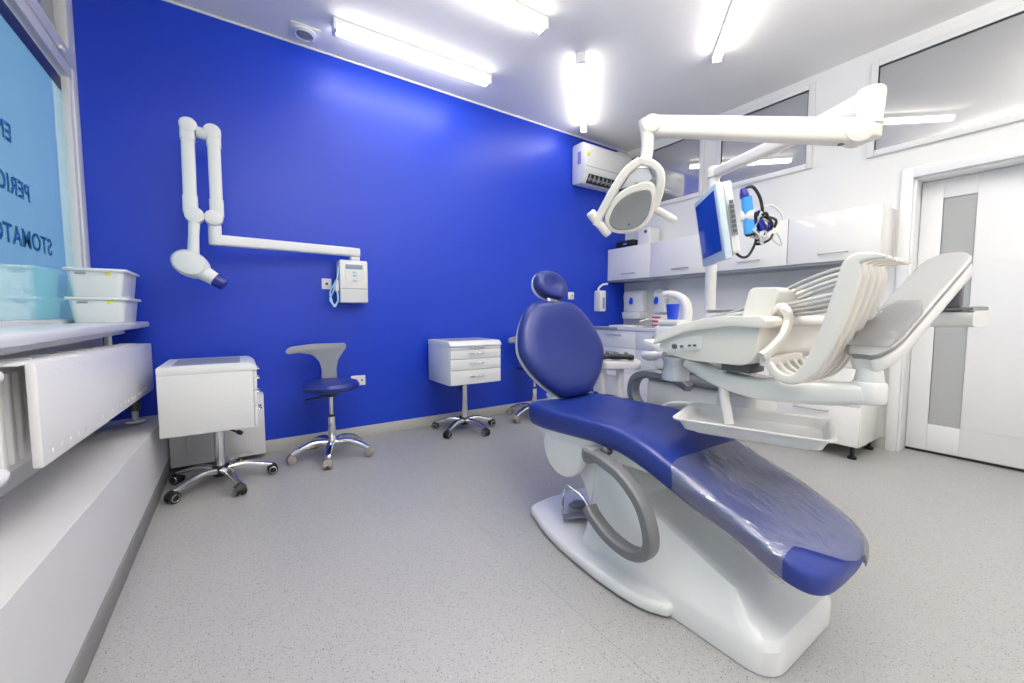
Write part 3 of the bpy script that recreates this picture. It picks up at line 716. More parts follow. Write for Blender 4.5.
# one upholstered seat and leg rest
ST = [  # y, half width, z top centre, z top edge, z bottom
    (1.672, .10, .565, .565, .525), (1.668, .17, .580, .588, .505), (1.65, .220, .592, .606, .490), (1.60, .250, .588, .620, .480), (1.50, .260, .570, .624, .480), (1.38, .261, .566, .622, .488),
    (1.25, .261, .574, .625, .498), (1.13, .258, .590, .626, .504), (1.02, .254, .592, .616, .492), (.92, .248, .570, .590, .462), (.82, .242, .530, .547, .424), (.72, .237, .486, .502, .388),
    (.62, .236, .450, .464, .362), (.53, .232, .412, .424, .322), (.48, .227, .388, .398, .298), (.44, .213, .368, .375, .283), (.41, .188, .350, .354, .275), (.39, .145, .332, .334, .275), (.382, .08, .316, .316, .283)]
def seat_ring(y, w, zc, ze, zb, n=40, off=0.0, a0=0, a1=2*PI, closed=True):
    out = []; N = n if closed else n+1
    for k in range(N):
        a = a0+(a1-a0)*k/n; c = math.cos(a); s = math.sin(a)
        e = 2/4.6
        sx = math.copysign(abs(c)**e, c); sz = math.copysign(abs(s)**e, s)
        zt_ = zc+(ze-zc)*abs(sx)**2.2; mid = (ze+zb)/2
        z = mid+(zt_-mid)*sz if s >= 0 else mid+(mid-zb)*sz
        nx = c*off; nz = s*off
        out.append(Vector((CX+w*sx+nx, y, z+nz)))
    return out
def interp(y):
    T_ = smooth_st(3)
    for i in range(len(T_)-1):
        a, b = T_[i], T_[i+1]
        if a[0] >= y >= b[0]:
            t = (a[0]-y)/(a[0]-b[0]); return tuple(a[k]+(b[k]-a[k])*t for k in range(5))
    return ST[-1] if y < ST[-1][0] else ST[0]
def smooth_st(n=3):
    out = []
    for i in range(len(ST)-1):
        p0, p1, p2, p3 = ST[max(i-1, 0)], ST[i], ST[i+1], ST[min(i+2, len(ST)-1)]
        for k in range(n):
            t = k/n; out.append(tuple(.5*(2*p1[j]+(p2[j]-p0[j])*t+(2*p0[j]-5*p1[j]+4*p2[j]-p3[j])*t*t+(3*p1[j]-3*p2[j]+p3[j]-p0[j])*t**3) for j in range(5)))
    out.append(ST[-1]); return out
ss = smooth_st(3)
MB().loft([seat_ring(*s) for s in ss]).build('seat_cushion', 'navy', dc, angle=60)
lm = MB(); lm.loft([[Vector((CX+sx*(w*.80), y, z)) for sx, z in ((-1, zb+.015), (1, zb+.015), (.96, zb-.012), (-.96, zb-.012))] for y, w, zc, ze, zb in [interp(yy) for yy in (.95, .85, .72, .60, .52)]])
lm.build('leg_rest_frame', 'enamel', dc)
# clear plastic film wrapped round the leg rest, leaving the near corner of the foot bare
rows = []
na = 44
for i in range(44):
    t = 1-(1-i/43)**2.2; row = []
    for k in range(na+1):
        a = -.85+(PI+1.55)*k/na                       # from far underside over the top to near underside
        side = (1-math.cos(a))/2 if 0 <= a <= PI else (0 if a < 0 else 1)
        y_s = .790 + .01*side + .03*math.sin(max(0, min(PI, a)))
        y_e = .384 + .085*max(0, min(1, (side-.50)/.22))**.7
        y = y_s+(y_e-y_s)*t
        yy, w, zc, ze, zb = interp(max(y, .3835))
        p = seat_ring(y, w, zc, ze, zb, n=1, off=.008+.0015*math.sin(k*1.2+i*.5), a0=a, a1=a+.001, closed=False)[0]
        p.y -= .010*max(0, min(1, (.48-y)/.09))
        row.append(p)
    rows.append(row)
MB().loft(rows, caps=False, closed=False).build('plastic_cover', 'clear_film', dc, angle=80)
# backrest and headrest
bo = Vector((1.515, 1.645, .592)); bu = Vector((0, .225, .55)).normalized()
Mb = frame(bo, (1, 0, 0), bu)               # local z points to -y/up side
o2 = [(.0, -.004), (.085, .0), (.125, .02), (.182, .066), (.240, .132), (.284, .205), (.300, .275), (.280, .365), (.243, .44), (.198, .502), (.150, .540), (.10, .553), (.05, .556)]
o2 = o2+[(-x, y) for x, y in reversed(o2[1:])]
o2 = [Vector((p.x, p.y)) for p in cr([(a, b, 0) for a, b in o2], 3, True)]
MB().pillow(o2, [(.55, -.055), (.88, -.045), (.95, -.030), (.98, -.008), (.99, .004), (.98, .008)], Mb).build('back_shell', 'unit_white', dc)
bc = MB().pillow(o2, [(.975, .002), (1.0, .012), (1.003, .032), (.975, .052), (.91, .066), (.80, .072), (.6, .070), (.3, .064), (.05, .062)], Mb)
bc.build('backrest_cushion', 'navy_back', dc, angle=60)
q = MB(); q.box(-.03, .03, -.004, .012, .060, .070, .004, Mx=Mb @ Matrix.Translation((.02, .528, 0))); q.build('headrest_slot', 'grey_dark', dc)
q = MB(); q.sweep([(1.50, 1.60, .50), (1.50, 1.64, .56), (1.50, 1.70, .62)], sup(.24, .05, 14, 5), up=(0, -1, .4)); q.box(1.40, 1.75, 1.63, 1.70, .515, .575, .012); q.build('back_hinge', 'unit_white', dc)
q = MB(); q.sweep([Mb @ Vector((.02, .51, .005)), Mb @ Vector((.022, .565, .012)), Mb @ Vector((.025, .61, .02))], sup(.075, .022, 12, 4), up=(0, -1, .4)); q.build('headrest_bracket', 'steel', dc)
hm = frame((1.545, 1.905, 1.205), (.96, -.04, -.22), (.20, .30, .90))
ho = [(.118*math.copysign(abs(math.cos(t))**.85, math.cos(t))*(1+.06*math.sin(t)), .088*math.sin(t)-.012*math.cos(t)**2) for t in [2*PI*k/36 for k in range(36)]]
h1 = MB().pillow(ho, [(.5, -.024), (.90, -.018), (1.0, 0), (1.0, .010)], hm).build('headrest_shell', 'unit_white', dc)
MB().pillow(ho, [(.97, .008), (1.0, .025), (.97, .048), (.88, .064), (.72, .070), (.5, .064), (.25, .058), (.05, .056)], hm).build('headrest_cushion', 'navy_back', dc, angle=60)
# armrests
asec = sup(.040, .058, 14, 4.5)
pa = cr([(1.175, 1.165, .478), (1.160, 1.09, .482), (1.148, .975, .458), (1.142, .885, .395), (1.14, .845, .318), (1.14, .838, .255), (1.14, .865, .212), (1.14, .93, .192), (1.14, 1.02, .205), (1.142, 1.10, .245), (1.145, 1.135, .275)], 5)
ar = MB().sweep(pa, asec, up=(1, 0, 0)).build('armrest', 'grey_arm', dc)
MB().cyl((1.15, 1.16, .475), (1.235, 1.16, .475), .034, 20, bev=.006).build('armrest_pivot', 'grey_mid', ar)
MB().cyl((1.18, 1.10, .500), (1.24, 1.10, .510), .02, 16, bev=.006).build('lock_knob', 'grey_dark', ar)
pb = cr([(1.735, 1.33, .53), (1.74, 1.40, .60), (1.745, 1.415, .66), (1.745, 1.39, .715), (1.745, 1.32, .742), (1.745, 1.22, .742), (1.745, 1.14, .725), (1.745, 1.09, .70)], 5)
ar2 = MB().sweep(pb, asec, up=(1, 0, 0), scale=[1.1-.35*max(0, (i/(len(pb)-1)-.4)) for i in range(len(pb))]).build('armrest', 'grey_arm', dc)
MB().cyl((1.66, 1.33, .53), (1.75, 1.33, .53), .032, 20, bev=.006).build('armrest_pivot', 'grey_mid', ar2)
# foot control on the base plate
fc = MB(); fc.cyl((1.37, 1.43, .052), (1.37, 1.43, .10), .055, 24, bev=.01); fc.cyl((1.37, 1.43, .10), (1.37, 1.43, .115), .035, 20, bev=.004)
fc = fc.build('foot_control', 'grey_mid', dc)
q = MB(); q.tube(cr([(1.30, 1.475, .056), (1.30, 1.470, .14), (1.303, 1.455, .205), (1.312, 1.42, .205), (1.325, 1.36, .18), (1.335, 1.32, .13), (1.34, 1.30, .06)], 5), .006, 8); q.build('wire_hoop', 'chrome', fc)
q = MB(); q.sweep([(1.255, 1.42, .075), (1.31, 1.38, .085), (1.37, 1.33, .10)], sup(.045, .014, 10, 4)); q.build('pedal', 'grey_mid', fc)

# ------------------------------------------------------------------ cuspidor unit with post
cu = thing('cuspidor_unit', 'white cuspidor unit with grey rim, cup filler and tall post beside the dental chair', 'dental unit', (2.1, 1.15, 0))
bp_ = rpoly([(1.89, .865), (2.22, .90), (2.34, 1.10), (2.34, 1.47), (1.90, 1.47)], .06, 5)
MB().prism(rpoly([(1.87, 1.18), (2.12, 1.18), (2.12, 1.46), (1.87, 1.46)], .05, 4), .002, .50, None, .015).build('foot_pillar', 'unit_white', cu)
MB().prism(bp_, .49, .685, None, .02).build('cabinet', 'unit_white', cu)
rm = rpoly([(1.87, .845), (2.23, .88), (2.36, 1.10), (2.36, 1.49), (1.88, 1.49)], .07, 5)
MB().prism(rm, .686, .725, None, .012).build('grey_rim', 'grey_mid', cu)
q = MB(); q.tube(cr([(1.886, 1.36, .50), (1.880, 1.31, .555), (1.878, 1.22, .585), (1.877, 1.10, .592), (1.878, .98, .590), (1.884, .90, .585)], 6), .016, 10); q.build('moulded_arch', 'unit_white', cu)
MB().prism(rpoly([(1.99, 1.18), (2.40, 1.18), (2.40, 1.50), (1.99, 1.50)], .06, 5), .726, .985, None, .03, 3).build('tower', 'unit_white', cu)
q = MB().lathe([(.06, .0), (.13, .035), (.155, .08), (.16, .10), (.148, .10), (.12, .05), (.04, .02)], 32, Matrix.Translation((1.99, 1.05, .73))); q.build('spittoon_bowl', 'unit_white', cu)
cf = MB().box(1.995, 2.10, 1.33, 1.46, .98, 1.015, .012); cf = cf.build('cup_stand', 'unit_white', cu)
q = MB(); pts = cr([(2.13, 1.375, .98), (2.13, 1.362, 1.06), (2.13, 1.378, 1.12), (2.12, 1.42, 1.155), (2.10, 1.462, 1.168), (2.09, 1.49, 1.162)], 6)
q.sweep(pts, sup(.036, .055, 12, 4), up=(1, 0, 0), scale=[1.3-.5*i/(len(pts)-1) for i in range(len(pts))]); q.build('filler_spout', 'unit_white', cu)
MB().cyl((2.335, 1.345, .72), (2.335, 1.345, 1.835), .0305, 24).build('post', 'unit_white', cu)
MB().cyl((2.335, 1.345, .98), (2.335, 1.345, 1.02), .045, 24, bev=.008).build('post_collar', 'unit_white', cu)
# long jointed support arm for the delivery table
q = MB(); q.sweep([(2.30, 1.30, 1.032), (2.20, .95, 1.032), (2.08, .60, 1.032), (2.0, .30, 1.032), (1.985, .235, 1.032)], sup(.11, .055, 16, 5), scale=[1, 1, 1, 1, .92]); sa = q.build('support_arm', 'unit_white', cu)
q = MB(); q.sweep([(2.30, 1.30, 1.066), (2.20, .95, 1.066), (2.08, .60, 1.066), (2.0, .30, 1.066), (1.986, .237, 1.066)], sup(.108, .014, 14, 5), scale=[1, 1, 1, 1, .92]); q.build('arm_cover', 'grey_mid', sa)
cup = thing('drinking_cup', 'blue plastic rinsing cup standing under the cuspidor spout', 'cup', (2.045, 1.395, 1.015))
MB().lathe([(.026, 0), (.028, .003), (.036, .085), (.0375, .087), (.0345, .085), (.026, .006)], 28, Matrix.Translation((2.045, 1.395, 1.016))).build('cup_body', 'cup_blue', cup)

# ------------------------------------------------------------------ delivery table with whip arms
dt = thing('delivery_table', 'cream dental delivery table with curved whip arms and hoses over the chair', 'dental unit', (1.5, .7, .9))
prof = rpoly([(.985, .925), (.94, .898), (.85, .880), (.66, .880), (.625, .905), (.615, 1.018), (.70, 1.022), (.83, 1.005), (.93, .97)], [.015, .02, .03, .03, .03, .004, .05, .06, .04], 5)
MB().prism(prof, 1.352, 1.88, YZ(), .022, 3).build('table_body', 'cream', dt)
lip = rpoly([(.998, .930), (.99, .950), (.90, 1.008), (.74, 1.042), (.605, 1.042), (.590, 1.03), (.595, 1.005), (.70, 1.008), (.86, .985), (.93, .955)], .012, 4)
MB().prism(lip, 1.335, 1.895, YZ(), .012, 3).build('table_top', 'cream', dt)
pnl = MB(); pnl.prism(rpoly([(.93, .945), (.85, .968), (.80, .972), (.80, .925), (.93, .905)], .008), -.006, 0, Matrix(((0, 0, 1, 1.353), (1, 0, 0, 0), (0, 1, 0, 0), (0, 0, 0, 1)))); pnl = pnl.build('switch_panel', 'unit_white', dt)
q = MB()
for yy, zz, r in ((.905, .928, .009), (.875, .93, .005), (.845, .935, .004), (.825, .937, .004)): q.cyl((1.348, yy, zz), (1.338, yy, zz), r, 12)
q.build('switch', 'grey_dark', pnl)
# control head on the table
MB().prism(rpoly([(.715, 1.035), (.695, 1.125), (.68, 1.137), (.605, 1.134), (.60, 1.12), (.625, 1.035)], .012), 1.44, 1.70, YZ(), .018, 3).build('control_head', 'cream', dt)
q = MB(); q.sweep(cr([(1.46, .635, 1.045), (1.458, .605, 1.070), (1.465, .585, 1.055), (1.465, .582, 1.02), (1.43, .582, .975), (1.385, .592, .94), (1.355, .606, .915)], 5), sup(.034, .022, 12, 3.5), up=(0, -1, 0)); q.build('handle', 'cream', dt)
# bracket from under the table to the arm hub
pts = cr([(1.44, .90, .865), (1.44, .80, .825), (1.44, .67, .802), (1.445, .54, .806), (1.455, .44, .815), (1.463, .38, .825)], 6)
q = MB(); q.sweep(pts, sup(.085, .05, 16, 4), scale=[(1, .8+.35*i/(len(pts)-1)+.45*math.sin(PI*i/(len(pts)-1))) for i in range(len(pts))]); br = q.build('bracket', 'unit_white', dt)
q = MB(); q.cyl((1.465, .372, .797), (1.465, .372, .862), .041, 28, bev=.012); q.cyl((1.465, .372, .856), (1.465, .372, .903), .034, 24, r1=.028, bev=.005); q.build('arm_hub', 'unit_white', dt)
MB().cyl((1.465, .372, .90), (1.465, .372, .935), .021, 20).build('hub_ring', 'steel', dt)
# sprung arm with grey cover
A0 = Vector((1.52, .365, .955)); A1 = Vector((1.91, .308, 1.183))
dv = (A1-A0).normalized()
q = MB(); q.sweep([A0-dv*.10, A0-dv*.088, A0-dv*.05, A0, A1, A1+dv*.03, A1+dv*.055, A1+dv*.065], sup(.114, .046, 18, 6), scale=[(.35, 1), (.62, 1), (.88, 1), 1, 1, (.88, 1), (.6, 1), (.35, 1)]); sp = q.build('spring_arm', 'unit_white', dt)
upn = Vector((0, 0, 1)); sd = dv.cross(upn).normalized(); un = sd.cross(dv)
q = MB(); O = un*.030
q.sweep([A0-dv*.10+O, A0-dv*.088+O, A0-dv*.05+O, A0+O, A1+O, A1+dv*.03+O, A1+dv*.055+O, A1+dv*.065+O], sup(.118, .018, 18, 6), scale=[(.36, 1), (.64, 1), (.9, 1), 1, 1, (.9, 1), (.62, 1), (.36, 1)]); q.build('arm_cover', 'grey_mid', sp)
q = MB(); q.sweep([A0-dv*.06+O*1.34, A0+O*1.34, A0+dv*.12+O*1.34, A0+dv*.20+O*1.34], sup(.114, .004, 14, 6), scale=[(.85, 1), 1, (1, 1), (.5, 1)]); q.build('plastic_wrap', 'clear_film', sp)
MB().box(1.925, 1.985, .275, .335, 1.072, 1.185, .008).build('arm_pivot', 'grey_dark', dt)
# five J-shaped whip arms
wp = [(.595, .895), (.575, .868), (.545, .852), (.512, .858), (.482, .892), (.455, .95), (.430, 1.03), (.412, 1.10), (.402, 1.15), (.398, 1.180), (.385, 1.196), (.355, 1.199), (.330, 1.194)]
th = [.020, .024, .028, .032, .040, .046, .050, .052, .050, .044, .030, .018, .008]
for k in range(5):
    x = 1.375+k*.054
    P = cr([(x, a, b) for a, b in wp], 4)
    sc_ = []
    for i in range(len(P)):
        f_ = i/4; j = min(int(f_), len(th)-2); t_ = f_-j; sc_.append((1, th[j]+(th[j+1]-th[j])*t_))
    m = MB(); m.sweep(P, sup(.030, 1, 14, 5), up=(0, -1, .001), scale=sc_)
    # up hint flips along the bend: rebuild rings with fixed side axis
    m = MB(); rings = []
    for i, p in enumerate(P):
        t = (P[min(i+1, len(P)-1)]-P[max(i-1, 0)]).normalized(); sdv = Vector((1, 0, 0)); u = sdv.cross(t)
        rings.append([p+sdv*a+u*b*sc_[i][1] for a, b in sup(.021, 1, 16, 5)])
    m.loft(rings); wo = m.build('whip_arm', 'cream', dt)
q = MB()
q.sweep([(1.365, .602, .900), (1.605, .602, .900)], sup(.03, .03, 12, 4)); q.build('whip_mount', 'cream', dt)
q = MB(); q.sweep([(1.38, .422, 1.03), (1.585, .422, 1.03)], sup(.012, .24, 10, 4)); q.v = [Vector((v.x, v.y+(1.02-v.z)*.22+.02*((v.z-1.02)/.12)**2, v.z)) for v in q.v]; q.build('shaded_whip_spacer', 'cream_gap_shade', dt)  # spacer coloured darker tan to stand in for shade between the whips
for k in range(4):
    x = 1.50+k*.026; z = 1.185-.012*k
    MB().tube(cr([(x, .405, z), (x, .46, z), (x+.01, .55, z-.028), (x+.04, .66, z-.075), (x+.08, .80, z-.125), (x+.11, .92, z-.150), (x+.12, .95, z-.19)], 6), .0062, 8).build('hose', ['hose_dark', 'hose', 'hose', 'hose_dark'][k], dt)
    z = 1.115-.014*k
    MB().tube(cr([(x, .425, z), (x, .50, z-.012), (x+.01, .62, z-.040+.004*k), (x+.05, .74, 1.056), (x+.08, .84, 1.040), (x+.08, .87, 1.0)], 6), .0062, 8).build('hose', ['hose', 'hose_dark', 'hose_dark', 'hose'][k], dt)
# plastic-wrapped handpiece joint and grips below the front of the table
MB().lathe([(.030, 0), (.052, .006), (.050, .035), (.046, .07), (.055, .095), (.03, .10)], 18, Matrix.Translation((1.43, .955, .785))).build('wrapped_joint', 'clear_bag', dt)
MB().lathe([(.025, 0), (.030, .01), (.028, .09)], 16, Matrix.Translation((1.43, .955, .79))).build('joint_core', 'unit_white', dt)
q = MB(); q.tube(cr([(1.42, 1.00, .885), (1.45, 1.07, .872), (1.50, 1.14, .862), (1.52, 1.17, .862)], 5), [.014+.006*(i > 4) for i in range(16)], 12); q.build('grip', 'cream', dt)
q = MB(); q.prism(rpoly([(1.03, .905), (1.17, .935), (1.17, .915), (1.05, .885)], .006), 1.50, 1.60, YZ(), .006); q.build('side_shelf', 'unit_white', dt)
# tray post
q = MB(); q.box(1.40, 1.50, .66, .76, .850, .882, .005); q.build('under_frame', 'grey_dark', dt)
q = MB(); q.tube([(1.42, .90, .852), (1.42, .78, .842), (1.42, .765, .83)], .014, 10); q.tube([(1.42, .765, .85), (1.42, .755, .76), (1.425, .735, .662)], .016, 12); q.build('tray_post', 'unit_white', dt)
# shallow instrument tray
tr = thing('instrument_tray', 'white rectangular tray with rounded corners held below the delivery table', 'tray', (1.487, .69, .635))
def tray_ring(g, z, r=.035):
    c_ = Vector((1.487, .69)); A_ = Vector((.144, -.42)).normalized(); B_ = Vector((-A_.y, A_.x))
    pts = [c_+A_*(.222+g)*i+B_*(.152+g)*j for i, j in ((-1, -1), (-1, 1), (1, 1), (1, -1))]
    return [Vector((p.x, p.y, z)) for p in rpoly(pts, r, 6)]
MB().loft([tray_ring(-.03, 0.6370), tray_ring(-.022, 0.6390), tray_ring(-.008, 0.6690), tray_ring(.008, 0.6750), tray_ring(.010, 0.6810), tray_ring(.004, 0.6830), tray_ring(-.006, 0.6790), tray_ring(-.022, 0.6490), tray_ring(-.035, 0.6450)]).build('tray_body', 'unit_white', tr)
MB().loft([tray_ring(-.05, 0.6270), tray_ring(-.045, 0.6365)]).build('tray_carrier', 'cream', tr)

# ------------------------------------------------------------------ operating lamp
ol = thing('operating_lamp', 'cream dental operating lamp on a long jointed overhead arm', 'lamp', (1.35, 1.1, 1.4))
E0 = Vector((2.335, 1.345, 1.865)); E1 = Vector((1.885, .525, 1.795))
dvv = (E1-E0)
q = MB(); q.cyl((2.335, 1.345, 1.836), (2.335, 1.345, 1.90), .040, 22, bev=.008); q.build('swivel', 'cream', ol)
q = MB(); q.sweep([E0, E0+dvv*.5, E0+dvv*.8, E1, E1+dvv*.04], sup(.052, .06, 16, 4.5), scale=[.9, 1, (1.0, 1.15), (1.1, 1.5), (1.0, 1.5)]); q.build('upper_arm', 'cream', ol)
q = MB(); q.cyl((1.88, .52, 1.665), (1.88, .52, 1.840), .036, 26, r1=.039, bev=.008); q.cyl((1.88, .52, 1.712), (1.88, .52, 1.718), .0405, 26); q.build('elbow', 'cream', ol)
G0 = Vector((1.865, .53, 1.69)); G1 = Vector((1.425, 1.105, 1.815)); gv = (G1-G0)
q = MB(); q.sweep([G0-gv*.02, G0+gv*.01, G0+gv*.5, G1-gv*.02, G1], sup(.062, .086, 18, 5), scale=[.8, 1, .95, .88, .75]); lo_ = q.build('lower_arm', 'cream', ol)
gs = gv.cross(Vector((0, 0, 1))).normalized()
q = MB()
for g, r in ((G1-gv*.015, .036), (G0+gv*.03, .044)):
    MB().cyl(g-gs*.0335, g+gs*.0335, r, 24, bev=.004).build('joint_cover', 'cream', lo_)
MB().cyl(G0+gv*.09+Vector((0, 0, -.045)), G0+gv*.09+Vector((0, 0, -.040)), .01, 12).build('screw', 'grey_dark', lo_)
nk = cr([G1+gv*.02+Vector((0, 0, .02)), (1.418, 1.105, 1.77), (1.415, 1.105, 1.70), (1.40, 1.11, 1.645), (1.368, 1.115, 1.60), (1.345, 1.115, 1.575)], 6)
MB().tube(nk, [.030-.006*math.sin(PI*min(1, i/(len(nk)-1))) for i in range(len(nk))], 16).build('neck', 'cream', ol)
# head, in a frame facing down towards the chair back
Lm = frame((1.318, 1.10, 1.485), (.60, -.80, .10), (-.26, -.10, .94))
px = lambda u, v: ((u-630)*.0044, -(v-207)*.0039)
face = [px(u, v) for u, v in ((612, 213), (617, 205), (626, 198), (637, 195), (646, 196), (648, 203), (646, 214), (641, 224), (633, 230), (623, 231), (614, 228), (610, 221))]
fo = [Vector((p.x, p.y)) for p in cr([(a, b, 0) for a, b in face], 4, True)]
shell = [px(u, v) for u, v in ((606, 214), (613, 201), (622, 193), (633, 189), (646, 188), (652, 195), (651, 209), (645, 226), (634, 234), (621, 235), (611, 231), (606, 223))]
so = [Vector((p.x, p.y)) for p in cr([(a, b, 0) for a, b in shell], 4, True)]
hd_ = MB().pillow(so, [(.35, -.075), (.75, -.062), (.95, -.03), (1.0, .0), (.97, .016), (.93, .02)], Lm).build('lamp_head', 'cream', ol)
MB().pillow(fo, [(.98, .016), (1.0, .024), (.95, .028), (.6, .0235), (.25, .0215), (.04, .021)], Lm).build('reflector', 'lamp_reflector', hd_)
q = MB(); lp = [Lm @ Vector((*px(*p), d)) for p, d in (((641, 168), -.01), ((630, 174), -.005), ((618, 188), 0), ((608, 203), 0), ((601, 214), 0), ((598, 222), 0))]
lp2 = cr(lp, 5); q.sweep(lp2, sup(.034, .05, 14, 3.5), up=Lm.to_3x3() @ Vector((0, 0, 1)))
lp = [Lm @ Vector((*px(*p), d)) for p, d in (((641, 168), -.01), ((650, 173), -.005), ((656, 182), 0), ((656, 195), 0), ((651, 210), -.01), ((646, 216), -.01))]
q.sweep(cr(lp, 5), sup(.032, .05, 14, 3.5), up=Lm.to_3x3() @ Vector((0, 0, 1))); q.build('yoke', 'cream', hd_)
MB().pillow([px(u, v) for u, v in ((622, 190), (630, 179), (638, 174), (648, 176), (651, 186), (646, 191), (632, 191))], [(.8, -.012), (1, -.004), (.9, .006)], Lm).build('clear_shield', 'crystal', hd_)
q = MB(); q.cyl(Lm @ Vector((*px(636, 188.5), .004)), Lm @ Vector((*px(636, 188.5), .012)), .009, 12); q.build('centre_screw', 'grey_mid', hd_)
q = MB(); q.cyl(Lm @ Vector((*px(627, 226), +.022)), Lm @ Vector((*px(627, 226), .029)), .004, 8); q.build('sensor', 'black', hd_)
hs = [Lm @ Vector((*px(*p), .0)) for p in ((593, 207), (596, 213), (603, 225), (608, 234))]
MB().sweep(cr(hs, 4), sup(.038, .046, 14, 3), up=Lm.to_3x3() @ Vector((0, 0, 1)), scale=[.75, .95, 1, 1, 1, 1, 1, 1, 1, 1, 1, .9, .8]).build('grip', 'cream', hd_)
hs = [Lm @ Vector((*px(*p), -.04)) for p in ((642, 211), (650, 216), (658, 223), (667, 231))]
MB().sweep(cr(hs, 4), sup(.030, .040, 14, 3), up=Lm.to_3x3() @ Vector((0, 0, 1)), scale=[1, 1, 1, 1, 1, 1, 1, 1, 1, 1, .95, .9, .75]).build('grip', 'cream', hd_)

# ------------------------------------------------------------------ monitor on the post
mo = thing('monitor', 'pale blue framed monitor with blue screen tilted down on the post', 'monitor', (2.2, 1.25, 1.3))
ex = Vector((-.70, -.714, 0)).normalized()
ez = Vector((-.714, .70, 0)).normalized()
tl = .16; ey = (Vector((0, 0, 1))*math.cos(tl)+ez*math.sin(tl)); nz = ex.cross(ey)
Mm = frame((1.985, 1.165, 1.475), ex, ey)
if (Mm.to_3x3() @ Vector((0, 0, 1))).dot(ez) < 0: pass
sgn = 1 if (Mm.to_3x3() @ Vector((0, 0, 1))).dot(ez) > 0 else -1
w2, h2 = .186, .177
MB().box(-w2, w2, -h2, h2, -.034 if sgn > 0 else 0, 0 if sgn > 0 else .034, .010, Mx=Mm).build('bezel', 'monitor_frame', mo)
MB().box(-w2+.03, w2-.03, -h2+.045, h2-.028, .0005*sgn if sgn > 0 else -.003, .003 if sgn > 0 else -.0005, .0008, Mx=Mm).build('screen', 'screen', mo)
q = MB(); q.box(-w2+.05, w2-.004, -h2+.02, h2-.01, -.074 if sgn > 0 else .034, -.0345 if sgn > 0 else .074, .015, Mx=Mm); bk = q.build('back_housing', 'unit_white', mo)
q = MB(); q.box(w2-.004, w2+.006, -h2+.10, h2-.11, -.066 if sgn > 0 else .04, -.040 if sgn > 0 else .066, .002, Mx=Mm); kp = q.build('button_strip', 'grey_soft', mo)
q = MB()
for k in range(7):
    b_ = -h2+.112+k*.022; q.box(w2+.006, w2+.010, b_, b_+.016, -.062 if sgn > 0 else .044, -.044 if sgn > 0 else .062, .001, Mx=Mm)
q.build('button', 'grey_dark', kp)
q = MB(); q.box(-.05, .05, -.06, h2+.03, -.12 if sgn > 0 else .074, -.0745 if sgn > 0 else .12, .01, Mx=Mm); q.build('mounting_bracket', 'unit_white', mo)
# intraoral camera hung beside the monitor and the tangle of cables
R3 = Mm.to_3x3()
PC = Vector((2.26, 1.0, 1.5)); NC = Vector((2.05, .950, 1.468))
J = lambda *p: NC+(Vector(p[0] if len(p) == 1 else p)-PC)*.74
jl = lambda ps: [J(*p) for p in ps]
ic = thing('intraoral_camera', 'bright blue intraoral camera hanging in a holder beside the monitor', 'camera', (2.2, 1.12, 1.5))
q = MB(); q.sweep(cr(jl([(2.165, 1.045, 1.665), (2.175, 1.04, 1.60), (2.185, 1.035, 1.52), (2.195, 1.03, 1.44)]), 5), sup(.034, .045, 14, 4), up=(.6, -.6, 0)); q.build('camera_handle', 'cyan_plastic', ic)
q = MB(); q.sweep(jl([(2.160, 1.05, 1.66), (2.155, 1.055, 1.69), (2.150, 1.06, 1.72)]), sup(.036, .04, 12, 3), up=(.6, -.6, 0), scale=[1, .9, .55]); q.build('camera_tip', 'cobalt', ic)
q = MB(); q.sweep(jl([(2.17, 1.075, 1.55), (2.20, 1.01, 1.55)]), sup(.05, .05, 12, 3)); q.build('holder', 'unit_white', ic)
q = MB(); q.tube(cr(jl([(2.155, 1.055, 1.715), (2.19, 1.02, 1.725), (2.235, .995, 1.66), (2.255, .985, 1.57), (2.26, .99, 1.50)]), 6), .007, 8); q.build('camera_cable', 'black', ic)
kc = thing('cable_bundle', 'tangled bundle of black and white cables hanging behind the monitor', 'cables', (2.28, 1.05, 1.3))
rnd = random.Random(5)
for k in range(9):
    c0 = Vector((2.265, .995, 1.475)); c0 = J(c0); pts = []
    for j in range(8):
        a = 2*PI*j/8+rnd.uniform(-.4, .4); rr = rnd.uniform(.03, .075)
        pts.append(c0+Vector((.69, -.72, 0))*math.cos(a)*rr*.9+Vector((0, 0, 1))*math.sin(a)*rr+Vector((.7, .7, 0))*rnd.uniform(-.04, .04))
    MB().tube(cr(pts, 5, True), rnd.choice((.004, .006, .005)), 7, closed=True).build('cable', ['black', 'hose', 'black', 'unit_white', 'hose_dark', 'black', 'cobalt', 'unit_white', 'black'][k], kc)
MB().tube(cr(jl([(2.30, .955, 1.47), (2.345, .925, 1.43), (2.365, .915, 1.37), (2.33, .935, 1.385), (2.28, .97, 1.45)]), 6), .004, 8).build('cable', 'hose', kc)
MB().tube(cr(jl([(2.24, 1.02, 1.56), (2.30, .97, 1.62), (2.36, .93, 1.58), (2.38, .92, 1.53)]), 6), .004, 8).build('cable', 'hose', kc)
MB().tube(cr(jl([(2.19, 1.11, 1.33), (2.20, 1.08, 1.30), (2.215, 1.05, 1.30), (2.235, 1.03, 1.34), (2.25, 1.01, 1.41)]), 6), .006, 8).build('cable', 'black', kc)
MB().sweep(cr(jl([(2.225, 1.015, 1.575), (2.25, 1.0, 1.52), (2.27, .99, 1.46)]), 5), sup(.03, .035, 12, 3)).build('plug', 'cobalt', kc)
q = MB(); q.sweep(cr(jl([(2.25, .99, 1.40), (2.30, .955, 1.43), (2.33, .935, 1.50)]), 5), sup(.022, .03, 12, 3)); q.build('cable_clip', 'unit_white', kc)

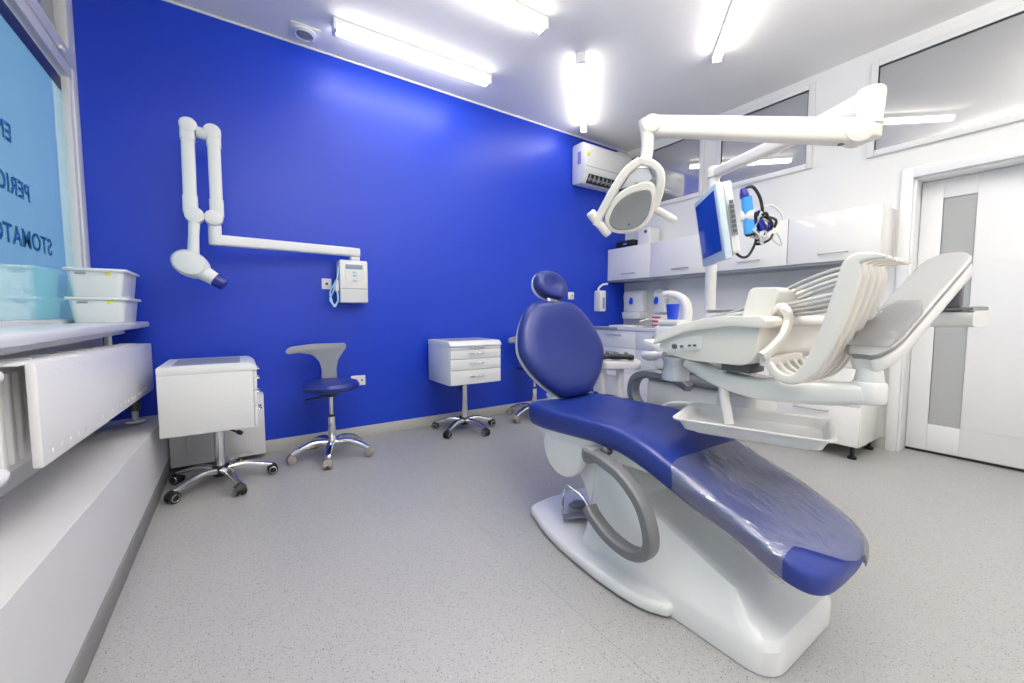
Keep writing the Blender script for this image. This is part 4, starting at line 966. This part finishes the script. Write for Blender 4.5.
# ------------------------------------------------------------------ assistant side shelf with a black hand tool
sh_ = thing('side_table', 'white assistant side table on two posts behind the dental chair backrest', 'side table', (1.95, 1.72, 0))
MB().prism(rpoly([(1.80, 1.68), (2.0, 1.56), (2.14, 1.72), (1.88, 1.90)], .04, 5), .715, .765, None, .012).build('table_top', 'unit_white', sh_)
for x, y in ((1.845, 1.735), (1.935, 1.675)):
    MB().sweep([(x, y, .012), (x, y, .715)], sup(.035, .045, 12, 4)).build('leg', 'unit_white', sh_)
MB().prism(rpoly([(1.80, 1.74), (1.94, 1.62), (2.02, 1.70), (1.89, 1.82)], .03, 4), 0, .014, None, .004).build('foot_plate', 'unit_white', sh_)
ht = thing('hand_instrument', 'black hand instrument lying on the white side table', 'instrument', (1.90, 1.67, .766))
q = MB(); q.sweep(cr([(1.82, 1.74, .785), (1.86, 1.70, .789), (1.92, 1.64, .789), (1.965, 1.595, .785)], 4), sup(.045, .036, 12, 3), scale=[.7, .9, 1, .85, .8, 1, 1.05, 1, .85, .8, 1, .95, .7]); q.build('instrument_body', 'black', ht)
q = MB()
for t_ in (.2, .45, .75): q.cyl((1.82+.145*t_, 1.74-.145*t_, .80), (1.83+.145*t_, 1.735-.145*t_, .814), .012, 12)
q.build('knob', 'grey_dark', ht)

# ------------------------------------------------------------------ lights, world, camera
w = bpy.data.worlds.new('daylight'); scn.world = w; w.use_nodes = True
nt = w.node_tree; bg = nt.nodes['Background']; bg.inputs[0].default_value = (.95, .98, 1, 1); bg.inputs[1].default_value = 1.5
def area(loc, rot, sx, sy, e):
    l = bpy.data.lights.new('fill_light', 'AREA'); l.shape = 'RECTANGLE'; l.size = sx; l.size_y = sy; l.energy = e; l.color = (1, .955, .90)
    o = bpy.data.objects.new('fill_light', l); col.objects.link(o); o.location = loc; o.rotation_euler = rot
for px_, py_ in ((.9, .8), (2.5, -.2), (.4, -.7)):      # added unseen fill lights, facing up and down over the near half
    area((px_, py_, 2.60), (PI, 0, 0), 1.3, .15, 34)
    area((px_, py_, 2.58), (0, 0, 0), 1.3, .15, 9)
cam = bpy.data.cameras.new('camera'); co = bpy.data.objects.new('camera', cam); col.objects.link(co)
cam.sensor_width = 36; cam.lens = 36*405/1024; cam.clip_start = .02
co.location = (0, 0, 1.05); co.rotation_euler = (math.radians(90-3.95), 0, math.radians(55.9-90))
scn.camera = co
scn.view_settings.view_transform = 'Standard'; scn.view_settings.look = 'None'; scn.view_settings.exposure = .2; scn.view_settings.gamma = 1
scn.cycles.use_denoising = True
scn.cycles.max_bounces = 8; scn.cycles.diffuse_bounces = 5; scn.cycles.glossy_bounces = 4; scn.cycles.transparent_max_bounces = 12
scn.cycles.sample_clamp_indirect = 6; scn.cycles.caustics_reflective = False; scn.cycles.caustics_refractive = False
